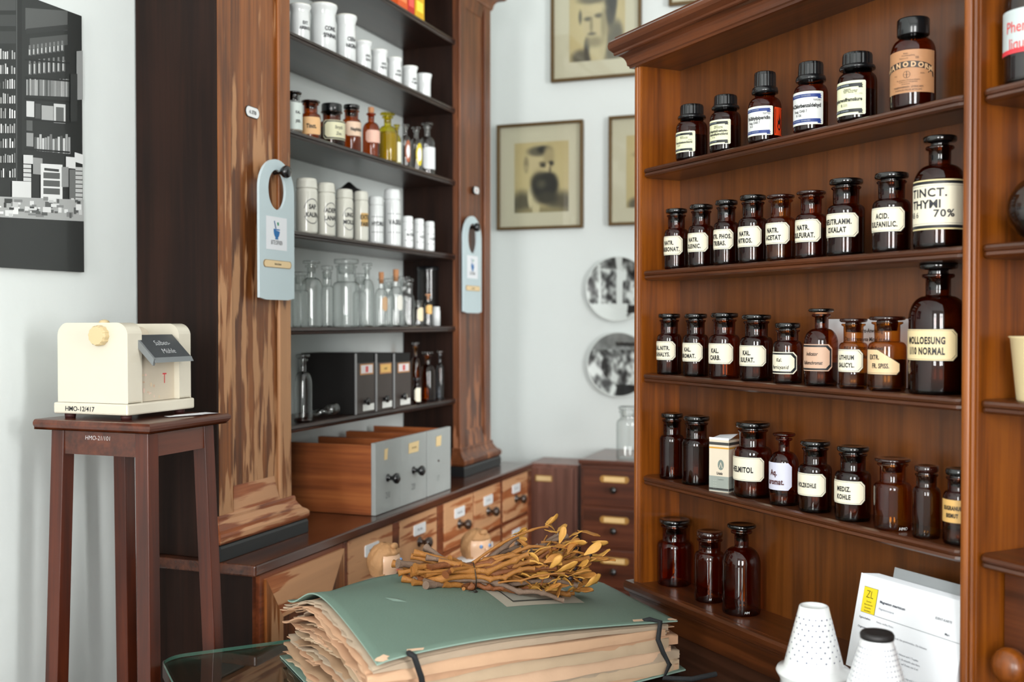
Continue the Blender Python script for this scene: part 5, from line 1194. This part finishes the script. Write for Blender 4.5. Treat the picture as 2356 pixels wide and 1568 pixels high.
# ================================================================== DESK
DU0, DU1, DN0, DN1 = -1.965, -.62, .272, 1.36
dk = thing('desk_counter', 'dark brown desk carrying the glass plate, folder and right cabinet', 'desk', aR, DU0, DN0, 0)
DW, DD = DU1 - DU0, DN1 - DN0
box(0, DW, 0, DD, .765, .7995).build('desk_top', 'desk_wood', dk, bevel=.004)
box(.02, DW - .02, .02, DD - .02, .06, .7645).build('desk_body', 'desk_wood', dk); box(.05, DW - .05, .05, DD - .05, 0, .06).build('desk_plinth', 'desk_wood', dk)
gp = thing('glass_plate', 'thick clear glass plate with rounded corner covering the desk top', 'glass plate', aR, DU0, DN0, .80)
rc_ = .045; gx0, gx1, gy0, gy1 = .004, DW - .01, -.004, .66
P = ell(gx0 + rc_, gy0 + rc_, rc_, rc_, 10, PI, 1.5 * PI) + [(gx1, gy0), (gx1, gy1)] + ell(gx0 + .01, gy1 - .01, .01, .01, 5, PI / 2, PI)
MB().add([(x, y, .0065) for x, y in P], [tuple(range(len(P)))]).build('glass_sheet', 'plate_glass', gp)
n_ = len(P); vs = [(x, y, 0.0005) for x, y in P] + [(x, y, .0065) for x, y in P]
MB().add(vs, [(i, (i + 1) % n_, n_ + (i + 1) % n_, n_ + i) for i in range(n_)]).build('polished_edge', 'glass_edge', gp)

# ------------------------------------------------------------------ herbarium folder
GT = .8070
fo = thing('paper_folder', 'worn green cardboard folder bulging with old tan papers on the desk', 'folder', 0, 0, 1.8, GT)
FO = Vector((0, 1.8, GT))
cB = {'LB': (-.40, 1.88, GT), 'LF': (-.19, 1.47, GT), 'RF': (.29, 1.80, GT), 'RB': (.19, 2.15, GT)}
cTp = {'LB': (-.378, 1.784, .930), 'LF': (-.179, 1.401, .945), 'RF': (.285, 1.82, .885), 'RB': (.187, 2.16, .866)}
def PF(a_, b_, t, w_=0.0):
    def bl(c): return [(c['LB'][i] * (1 - a_) + c['RB'][i] * a_) * (1 - b_) + (c['LF'][i] * (1 - a_) + c['RF'][i] * a_) * b_ for i in range(3)]
    p, q = bl(cB), bl(cTp); r_ = [p[i] * (1 - t) + q[i] * t for i in range(3)]
    A_, B2 = min(max(a_, 0), 1), min(max(b_, 0), 1)
    c_ = 1 - math.exp(-(A_ * A_ / .05 + B2 * B2 / .07))
    bump = .056 * c_ * (1 - B2 ** 2) * (1 - A_) ** .7 + .014 * math.sin(PI * A_ ** .7) * B2
    r_[2] += bump * t ** 1.4 + w_
    return Vector(r_)
def proj(p):
    d = p[1] * cT - (p[2] - CZ) * sT; return CX + FPX * p[0] / d, CY - FPX * (p[1] * sT + (p[2] - CZ) * cT) / d
def inv(px, py, t=1.0):
    best = None; A0, B0, s = .5, .5, .5
    for it in range(7):
        c = []
        for i in range(-5, 6):
            for j in range(-5, 6):
                a_, b_ = A0 + i * s / 5, B0 + j * s / 5; q = proj(PF(a_, b_, t)); c.append(((q[0] - px) ** 2 + (q[1] - py) ** 2, a_, b_))
        best = min(c); A0, B0 = best[1], best[2]; s *= .45
    return A0, B0
def sheet(name, m, t0, th, da=(0, 1), db=(0, 1), jit=.0, seed=0, na=22, nb=18, wave=.0, edge=None, skirt=0, sout=.003):
    rn = random.Random(seed); ph = [rn.uniform(0, 6.28) for _ in range(8)]; top, bot = [], []
    ja = [rn.uniform(-jit, jit) for _ in range(nb + 1)]; jb = [rn.uniform(-jit, jit) for _ in range(na + 1)]
    for j in range(nb + 1):
        for i in range(na + 1):
            a_ = da[0] + (da[1] - da[0]) * i / na; b_ = db[0] + (db[1] - db[0]) * j / nb
            if i == 0: a_ += ja[j]
            if j == nb: b_ += jb[i] * .35
            if i == na: a_ -= ja[nb - j]
            w_ = wave * ((1 - a_) ** 2) * (math.sin(b_ * 9 + ph[0]) + .6 * math.sin(b_ * 17 + ph[1])) + wave * .5 * b_ ** 3 * math.sin(a_ * 8 + ph[2])
            if t0 < .02: w_ = abs(w_) * .3
            p = PF(a_, b_, t0, w_) - FO; top.append(p + Vector((0, 0, th))); bot.append(p)
    N1 = na + 1; nv = len(top); vs = top + bot; fs = []; sm = []
    mb = MB()
    F = [(j * N1 + i, (j + 1) * N1 + i, (j + 1) * N1 + i + 1, j * N1 + i + 1) for j in range(nb) for i in range(na)]
    mb.add(vs, F, smooth=True); mb.f += [tuple(nv + k for k in f[::-1]) for f in F]; k_ = len(F); mb.c += [None] * k_; mb.sm += [True] * k_; mb.mi += [0] * k_
    rim = [i for i in range(N1)] + [j * N1 + na for j in range(1, nb + 1)] + [nb * N1 + i for i in range(na - 1, -1, -1)] + [j * N1 for j in range(nb - 1, 0, -1)]
    for q in range(len(rim)):
        x_, y_ = rim[q], rim[(q + 1) % len(rim)]; mb.f.append((x_, y_, nv + y_, nv + x_)); mb.c.append(None); mb.sm.append(False); mb.mi.append(1 if edge else 0)
    if skirt:       # the folded front of a gathering of sheets
        vs = []; hs = [0, .12, .35, .65, 1]
        for k_, h_ in enumerate(hs):
            for i in range(na + 1):
                p = top[nb * N1 + i]; a_ = i / na; o_ = sout * math.sin(min(1, h_ * 1.3) * PI * .5) * min(1, a_ * 12, (1 - a_) * 12)
                drop = skirt * h_ * (1 + .16 * math.sin(a_ * 5 + ph[3]) + .05 * math.sin(a_ * 23 + ph[4])) * (.35 + .65 * min(1, a_ * 9))
                vs.append(Vector((p.x + .5 * o_, p.y - .87 * o_, max(.0004, p.z - drop))))
        mb.add(vs, [(k_ * N1 + i, (k_ + 1) * N1 + i, (k_ + 1) * N1 + i + 1, k_ * N1 + i + 1) for k_ in range(len(hs) - 1) for i in range(na)], smooth=True)
    return mb.build(name, [m, edge] if edge else m, fo)
sheet('bottom_cover', 'folder_green', .004, .0025, edge='folder_edge', da=(-.02, 1.01), db=(0, 1.01))
NS = 26
SK = {25: (.010, .0), 24: (.007, .001), 22: (.015, .003), 19: (.013, .001), 17: (.018, .004), 13: (.020, .0035), 9: (.016, .002), 6: (.018, .004), 3: (.016, .002)}
for k in range(NS):
    t = .03 + .93 * (k + .5) / NS; rn = random.Random(k); sk, so_ = SK.get(k, (0, 0))
    sheet('paper_sheet', 'old_paper_%d' % (rn.choice([0, 1, 4, 5, 2]) if sk else rn.choice([0, 3, 0, 2, 3, 5])), t, rn.choice([.0012, .0018, .0026]), da=(rn.uniform(-.02, .035), 1 - rn.uniform(-.005, .05)), db=(.01, 1 - (rn.uniform(.0, .006) if sk else rn.uniform(.012, .035))),
          jit=.0055, seed=k, wave=.0052 if k < NS - 3 else .001, nb=34, na=40, skirt=sk, sout=so_)
cv = sheet('top_cover', 'folder_green', 1.0, .0022, edge='folder_edge', na=40, nb=30)
def on_cover(name, pts_px, m, off, col=None, n=12):
    """patch lying on the cover between four photo positions (back-left, back-right, front-right, front-left)"""
    q = [inv(*p) for p in pts_px]; vs = []
    for j in range(n + 1):
        for i in range(n + 1):
            s, t = i / n, j / n
            a_ = (q[0][0] * (1 - s) + q[1][0] * s) * (1 - t) + (q[3][0] * (1 - s) + q[2][0] * s) * t
            b_ = (q[0][1] * (1 - s) + q[1][1] * s) * (1 - t) + (q[3][1] * (1 - s) + q[2][1] * s) * t
            vs.append(PF(a_, b_, 1) - FO + Vector((0, 0, .0022 + off)))
    return MB().add(vs, [(j * (n + 1) + i, (j + 1) * (n + 1) + i, (j + 1) * (n + 1) + i + 1, j * (n + 1) + i + 1) for j in range(n) for i in range(n)], lin(col) if col else None).build(name, m, cv)
LQ = [(1080, 1338), (1250, 1334), (1345, 1389), (1166, 1399)]
on_cover('title_label', LQ, 'print', .0004, (168, 164, 150))
def lerpq(s, t): return tuple((LQ[0][k] * (1 - s) + LQ[1][k] * s) * (1 - t) + (LQ[3][k] * (1 - s) + LQ[2][k] * s) * t for k in range(2))
on_cover('title_border', [lerpq(.16, .10), lerpq(.84, .10), lerpq(.84, .84), lerpq(.16, .84)], 'print', .0007, (54, 60, 58)); on_cover('title_field', [lerpq(.18, .13), lerpq(.82, .13), lerpq(.82, .80), lerpq(.18, .80)], 'print', .0010, (150, 150, 140))
on_cover('title_writing', [lerpq(.48, .25), lerpq(.74, .25), lerpq(.74, .33), lerpq(.50, .33)], 'print', .0013, (40, 44, 46), 3)
on_cover('ribbon_slit', [(936, 1497), (976, 1493), (974, 1498), (936, 1503)], 'folder_worn', .0004, n=3); on_cover('ribbon_slit', [(1455, 1428), (1484, 1426), (1486, 1431), (1458, 1433)], 'folder_worn', .0004, n=3)
on_cover('scratch', [(885, 1378), (912, 1380), (938, 1388), (905, 1386)], 'folder_edge', .0004, n=3); on_cover('scratch', [(888, 1376), (900, 1378), (936, 1384), (912, 1381)], 'binder_spine', .0007, n=3)
def worn(a_, b_, r_, seed):
    rn = random.Random(seed); P = [PF(a_ + r_ * rn.uniform(.6, 1.1) * math.cos(q), b_ + 1.3 * r_ * rn.uniform(.6, 1.1) * math.sin(q), 1) - FO + Vector((0, 0, .0028)) for q in [2 * PI * i / 14 for i in range(14)]]
    MB().add(P, [tuple(range(14))]).build('worn_corner', 'folder_worn', cv)
worn(.985, .975, .022, 1); worn(.018, .985, .018, 2)
def ribbon(pts, w_=.0042):
    mb = MB(); mb.tube(pts, w_, 10)
    mb.build('tie_ribbon', 'ribbon_black', fo)
a1_, b1_ = inv(940, 1508); p = PF(a1_, b1_, 1)
up_ = Vector((0, 0, .0055)); fr = Vector((.25, -.97, 0))
ribbon([p + up_ - FO + Vector((0, .004, -.003))] + [PF(a1_ + .012 * k, 1.0, 1) + up_ * .9 + fr * (.004 + .006 * k) - FO - Vector((0, 0, .004 * k * k)) for k in range(2)] + [PF(a1_ + .02 + .01 * k, 1.0, 1 - .22 * k) + fr * (.022 - .002 * k) - FO for k in range(1, 5)])
a2_, b2_ = inv(1480, 1430); p = PF(a2_, b2_, 1)
ribbon([p + up_ - FO - Vector((0, 0, .004)), PF(a2_ + .02, (b2_ + 1) / 2, 1) + up_ - FO, PF(a2_ + .05, 1.0, 1) + up_ * .8 + fr * .008 - FO] + [PF(a2_ + .05 - .02 * math.sin(k * 1.5), 1.0, 1 - .25 * k) + fr * .016 - FO for k in range(1, 4)] + [Vector((p.x + .03, 1.745, GT + .006)) - FO, Vector((p.x + .075, 1.74, GT + .006)) - FO, Vector((p.x + .12, 1.765, GT + .006)) - FO])

# ------------------------------------------------------------------ bundle of dried mistletoe
CG = [(PF(i / 40, j / 30, 1)) for i in range(41) for j in range(31)]
def coverz(x, y):
    b_ = min(CG, key=lambda p: (p.x - x) ** 2 + (p.y - y) ** 2); return b_.z + .0024
ta, tb = inv(1088, 1352); TP = PF(ta, tb, 1)
bun = thing('dried_twig_bundle', 'wired bundle of dried ochre mistletoe twigs and leaves lying on the green folder', 'twigs', 0, TP.x, TP.y, TP.z + .0024)
BO = bun.location.copy(); ax = Vector((.965, .262, 0)).normalized(); lat = Vector((-ax.y, ax.x, 0)); Z = Vector((0, 0, 1))
rb = random.Random(12); tips = []; parts = 0
def lay(p, r_): p = Vector(p); p.z = max(p.z, coverz(p.x + BO.x, p.y + BO.y) - BO.z + r_); return p
def stem_mesh(ctrl, r0, r1, m, nodes=True):
    pts, rad = [], []
    for i in range(len(ctrl) - 1):
        a_, b_ = ctrl[i], ctrl[i + 1]; n = 6
        for k in range(n):
            t = k / n; r_ = r0 + (r1 - r0) * (i + t) / (len(ctrl) - 1)
            bul = 1 + (.55 * math.exp(-((min(t, 1 - t)) / .10) ** 2) if nodes else 0)
            pts.append(a_.lerp(b_, t) + Z * (.0015 * math.sin(PI * t))); rad.append(r_ * bul * rb.uniform(.93, 1.07))
    pts.append(ctrl[-1]); rad.append(r1 * 1.35)
    pts = [lay(q, w_ * .9) for q, w_ in zip(pts, rad)]
    MB().tube(pts, rad, 8).build('stem', m, bun)
    return pts
for i in range(48):
    an = rb.uniform(0, 2 * PI); q = math.sqrt(rb.random()); oy, oz = .020 * q * math.cos(an), .019 + .017 * q * math.sin(an)
    Lf = rb.uniform(.015, .11) if i > 19 else rb.uniform(.085, .138); Rt = rb.uniform(.08, .205)
    fl = rb.uniform(1.1, 2.1); r0 = rb.choice([.0052, .0046, .0034, .0024] if i > 19 else [.0056, .0050, .0042]) * rb.uniform(.85, 1.1)
    vz = (oz - .019) * 1.6 + rb.uniform(-.022, .016); vy = oy * 1.8 + rb.uniform(-.03, .03)
    c = []
    for s in (-1, -.5, 0): c.append(ax * (Lf * s) + lat * (oy * (1 - s * (fl - 1)) + rb.uniform(-.030, .030) * -s) + Z * (oz * (1 + s * .0) + (oz - .019) * -s * 1.5 + rb.uniform(-.020, .018) * -s))
    for s in (.25, .5, .75, 1): c.append(ax * (Rt * s) + lat * (oy + vy * s + rb.uniform(-.008, .008)) + Z * (oz + vz * s * 1.3 + .002 * s + rb.uniform(-.010, .008)))
    c = [c[k] for k in (range(7) if rb.random() < .6 else (0, 2, 3, 5, 6))]
    pts = stem_mesh(c, r0, r0 * .75, rb.choice(['twig_ochre', 'twig_ochre', 'twig_brown', 'twig_grey'] if r0 > .003 else ['twig_ochre', 'twig_brown', 'leaf_dry']))
    tips.append(pts[-1])
for i in range(46):        # side shoots among the leaves
    s = rb.uniform(.05, .19); b0 = ax * s + lat * rb.uniform(-.05, .05) + Z * rb.uniform(.0, .070 * min(1, s / .12))
    d = (ax * rb.uniform(.2, 1) + lat * rb.uniform(-.7, .7) + Z * rb.uniform(-.5, .6)).normalized() * rb.uniform(.02, .05)
    k_ = b0 + d * .55 + Z * rb.uniform(-.006, .006)
    pts = stem_mesh([b0, k_, b0 + d], rb.uniform(.0012, .0024), .0012, rb.choice(['twig_ochre', 'leaf_dry', 'twig_brown'])); tips.append(pts[-1])
# the raised twig with paired leaves
up1 = stem_mesh([ax * .0 + Z * .040, ax * .048 + Z * .070, ax * .105 + Z * .092, ax * .135 + Z * .096], .0026, .0016, 'twig_ochre'); tips += [up1[-1]] * 3
def leaf_mesh(m, seed):
    rl = random.Random(seed); L, Wd = rl.uniform(.026, .038), rl.uniform(.0055, .0085); curl = rl.uniform(-26, 34); cup = rl.uniform(.1, .5)
    n = 9; vs = []; a_ = 0; x = z = 0
    for i in range(n + 1):
        t = i / n; w_ = Wd * (math.sin(PI * min(1, t * .94 + .03)) ** .75) * (.45 + .75 * t)
        for s in (-1, -.5, 0, .5, 1): vs.append((x, s * w_, z + cup * w_ * s * s + .0006 * math.sin(t * 12 + s * 3)))
        a_ += curl * L / n * .9; x += L / n * math.cos(a_); z += L / n * math.sin(a_)
    fs = [(i * 5 + k, (i + 1) * 5 + k, (i + 1) * 5 + k + 1, i * 5 + k + 1) for i in range(n) for k in range(4)]
    o = MB().add(vs, fs, smooth=True).build('leaf', m, bun); md = o.modifiers.new('solid', 'SOLIDIFY'); md.thickness = .0007
    return o
protos = [leaf_mesh('leaf_dry' if k % 3 else 'leaf_brown', k) for k in range(12)]
for i in range(98):
    if i < 12: o = protos[i]
    else: o = protos[i % 12].copy(); COL.objects.link(o)
    o.parent = bun
    if rb.random() < .62: b0 = rb.choice(tips) + Vector((rb.uniform(-.008, .008), rb.uniform(-.006, .006), rb.uniform(-.006, .006)))
    else:
        s = rb.uniform(.11, .195); b0 = ax * s + lat * rb.uniform(-.07, .02) + Z * rb.uniform(-.02, .06)
    if b0.dot(ax) < .06: b0 = ax * rb.uniform(.1, .2) + lat * rb.uniform(-.04, .04) + Z * rb.uniform(.01, .07)
    b0 = lay(b0, .010)
    o.location = b0; o.rotation_euler = (rb.uniform(-1.2, 1.2), rb.uniform(-.7, .5), rb.uniform(-1.1, 1.4)); sc_ = rb.uniform(.9, 1.3); o.scale = (sc_, sc_, sc_)
for i in range(9):
    s = rb.uniform(.08, .215); p = lay(ax * s + lat * rb.uniform(-.055, -.01) + Z * rb.uniform(.01, .085), .005)
    MB().ball((0, 0, 0), .0048, 12, 8, (1, .9, .85)).build('berry', 'berry_dark', bun, loc=p)
# wire tie with its twisted eye
mb = MB(); ring = [ax * .001 * math.sin(t * 2) + lat * (.0245 * math.cos(t)) + Z * (.020 + .0225 * math.sin(t)) for t in [2 * PI * i / 40 for i in range(41)]]
mb.tube(ring, .0009, 6); e0 = -lat * .024 + Z * .008
mb.tube([e0, e0 - lat * .008 - Z * .004 - ax * .002, e0 - lat * .014 - Z * .005 - ax * .006] + [e0 - lat * (.020 - .0055 * math.cos(t)) - Z * .0052 - ax * (.010 - .0075 * math.sin(t)) for t in [2 * PI * i / 14 for i in range(15)]], .0010, 6)
mb.build('wire_tie', 'wire', bun)

# ------------------------------------------------------------------ porcelain and metal cones
def ground(px, Y): return (px - CX) / FPX * (Y * cT + .59 * sT)
def cone_holes(mb, r_of, z0, z1, rows, per, hr, off, lin_=True, skip=None):
    for i in range(rows):
        z = z0 + (z1 - z0) * i / (rows - 1); r_ = r_of(z)
        for k in range(per):
            a_ = 2 * PI * (k + (.5 if (i % 2 and lin_) else 0)) / per
            if skip and skip(a_): continue
            c, s = math.cos(a_), math.sin(a_)
            P = [((r_ + off) * c - hr * math.cos(t) * s, (r_ + off) * s + hr * math.cos(t) * c, z + hr * math.sin(t)) for t in [2 * PI * q / 8 for q in range(8)]]
            mb.add(P, [tuple(range(8))], lin((58, 66, 104)))
Y1 = 1.50; X1 = ground(1871, Y1); zt1 = zrel(Y1, 1392) + CZ; zf1 = zrel(Y1, 1543) + CZ; dpt = Y1 * cT + .45 * sT
r1t, r1f = 33 * dpt / FPX, 68 * dpt / FPX
c1 = thing('porcelain_strainer_cone', 'white porcelain cone pierced with small holes standing on its wide rim', 'cone', 0, X1, Y1, GT)
b0 = zf1 - GT; h1 = zt1 - GT
MB().lathe([(r1f * 1.02, 0), (r1f * 1.12, .002), (r1f * 1.10, b0 - .012), (r1f * 1.22, b0 - .003), (r1f * 1.25, b0), (r1f * 1.20, b0 + .004), (r1f * 1.0, b0 + .007), (r1f * .97, b0 + .012), (r1t * 1.04, h1 - .004), (r1t, h1 - .001), (r1t * .94, h1), (r1t * .86, h1 - .001), (r1t * .80, h1 - .004), (0, h1 - .0045)], 48).build('body', 'porcelain', c1)
rO = lambda z: r1f * .97 + (r1t * 1.04 - r1f * .97) * (z - b0 - .012) / (h1 - .004 - b0 - .012)
mb = MB(); cone_holes(mb, rO, b0 + .022, h1 - .015, 9, 18, .0012, .0005); mb.build('holes', 'print', c1)
Y2 = 1.36; X2 = ground(2016, Y2); zt2 = zrel(Y2, 1453) + CZ; d2 = Y2 * cT + .4 * sT; r2t = 35 * d2 / FPX; h2_ = zt2 - GT
c2 = thing('metal_strainer_cone', 'perforated pale metal cone with dark rough cap beside the porcelain one', 'cone', 0, X2, Y2, GT)
kk = (64 - 35) * d2 / FPX / ((1568 - 1462) * d2 / FPX); rb2 = r2t + kk * h2_
MB().lathe([(rb2, 0), (rb2 * 1.03, .002), (rb2, .006), (r2t, h2_ - .008), (r2t * .98, h2_ - .006)], 48).build('body', 'enamel', c2)
MB().lathe([(r2t * .9, h2_ - .010), (r2t * 1.08, h2_ - .008), (r2t * 1.10, h2_ - .003), (r2t * 1.0, h2_), (r2t * .6, h2_ - .001), (0, h2_ - .0015)], 40).build('cap', 'steel_dark', c2)
mb = MB(); rO2 = lambda z: rb2 + (r2t - rb2) * (z - .006) / (h2_ - .014)
cone_holes(mb, rO2, .012, h2_ - .018, 28, 34, .00100, .0004, False, skip=lambda a_: 4.25 < a_ % (2 * PI) < 4.67); mb.build('holes', 'print', c2)
va = 4.46
MB().tube([(rO2(z) * math.cos(va) * 1.0, rO2(z) * math.sin(va), z) for z in (.004, .05, .1, h2_ - .01)], .0028, 8).build('seam', 'enamel', c2)
# white sheet beyond the folder
ws = thing('white_sheet', 'white paper sheet on the desk behind the folder near the cabinet corner', 'paper', aR, -1.955, .97, GT)
MB().add([(0, 0, .0006), (.16, 0, .0006), (.16, .19, .0006), (0, .19, .0006)], [(0, 1, 2, 3)]).build('sheet', 'card_white', ws)

# ------------------------------------------------------------------ dolls on a low table in front of the drawers
tb_ = thing('side_table', 'low wooden side table between the desk and the drawer counter', 'table', aL, 1.98, .94, 0)
box(0, .66, 0, .20, .67, .69).build('table_top', 'table_wood', tb_, bevel=.003)
for q in ((.02, .02), (.61, .02), (.02, .15), (.61, .15)): box(q[0], q[0] + .03, q[1], q[1] + .03, 0, .6695).build('leg', 'table_wood', tb_)
def doll(desc, px, py, Y, face, R=.030):
    X_ = ground(px, Y); zh = CZ + zrel(Y, py)
    d = thing('doll', desc, 'doll', 0, X_, Y, .69, 'dolls in front of the drawers', face); H = zh - .69
    MB().lathe([(0, .001), (.040, .001), (.060, .012), (.056, H * .35), (.058, H * .66), (.052, H * .76), (.020, H * .82), (.014, H * .86), (0, H * .87)], 28).build('gown', 'gown_white', d)
    hd = MB().ball((0, 0, H), R, 28, 18, (1, .94, 1.05)).ball((0, -R * .98, H - .002), R * .14, 10, 8).build('head', 'skin_doll', d)
    # hair: a cap of curls leaving the face free (face looks along -y)
    mb = MB(); rd = random.Random(px); S_, T_ = 48, 30; vs = []
    for j in range(T_ + 1):      # scalp, drawn in under the skin where the face is
        for i in range(S_):
            t, a_ = PI * j / T_, 2 * PI * i / S_; v = Vector((math.sin(t) * math.cos(a_), math.sin(t) * math.sin(a_), math.cos(t)))
            q = 1.10 + .05 * math.sin(a_ * 9 + t * 5) * math.sin(t) + .03 * math.sin(a_ * 21 - t * 9)
            if v.y < -.42 and v.z < .50 or v.z < -.80: q = .80
            vs.append((v.x * R * q, v.y * R * q * .96, H + v.z * R * q * 1.04))
    mb.add(vs, [(j * S_ + i, (j + 1) * S_ + i, (j + 1) * S_ + (i + 1) % S_, j * S_ + (i + 1) % S_) for j in range(T_) for i in range(S_)], smooth=True)
    mb.ball((R * .05, -R * .62, H + R * .98), R * .26, 12, 8, (1.2, .8, .8)); mb.build('hair', 'hair_doll', hd)
    for s in (-1, 1):
        mb = MB().ball((s * R * .36, -R * .86, H + R * .12), R * .13, 10, 8, col=lin((120, 160, 214))); mb.ball((s * R * .36, -R * .965, H + R * .12), R * .05, 8, 6, col=lin((20, 24, 40))); mb.build('eye', 'print_gloss', hd)
    MB().ball((0, -R * .93, H - R * .42), R * .17, 10, 6, (1, .4, .4), col=lin((206, 84, 84))).build('mouth', 'print_gloss', hd)
    for s in (-1, 1):
        MB().tube([(s * .022, -.004, H * .66), (s * .042, -.014, H * .50), (s * .036, -.034, H * .40)], [.011, .010, .008], 10).ball((s * .036, -.037, H * .39), .009, 10, 8).build('arm', 'gown_white', d)
doll('larger doll with golden curls and white gown, left of the two', 886, 1291, 2.30, 1.15, .036)
doll('smaller doll with blue eyes and tan curls, right of the two', 1097, 1255, 2.70, .75, .038)
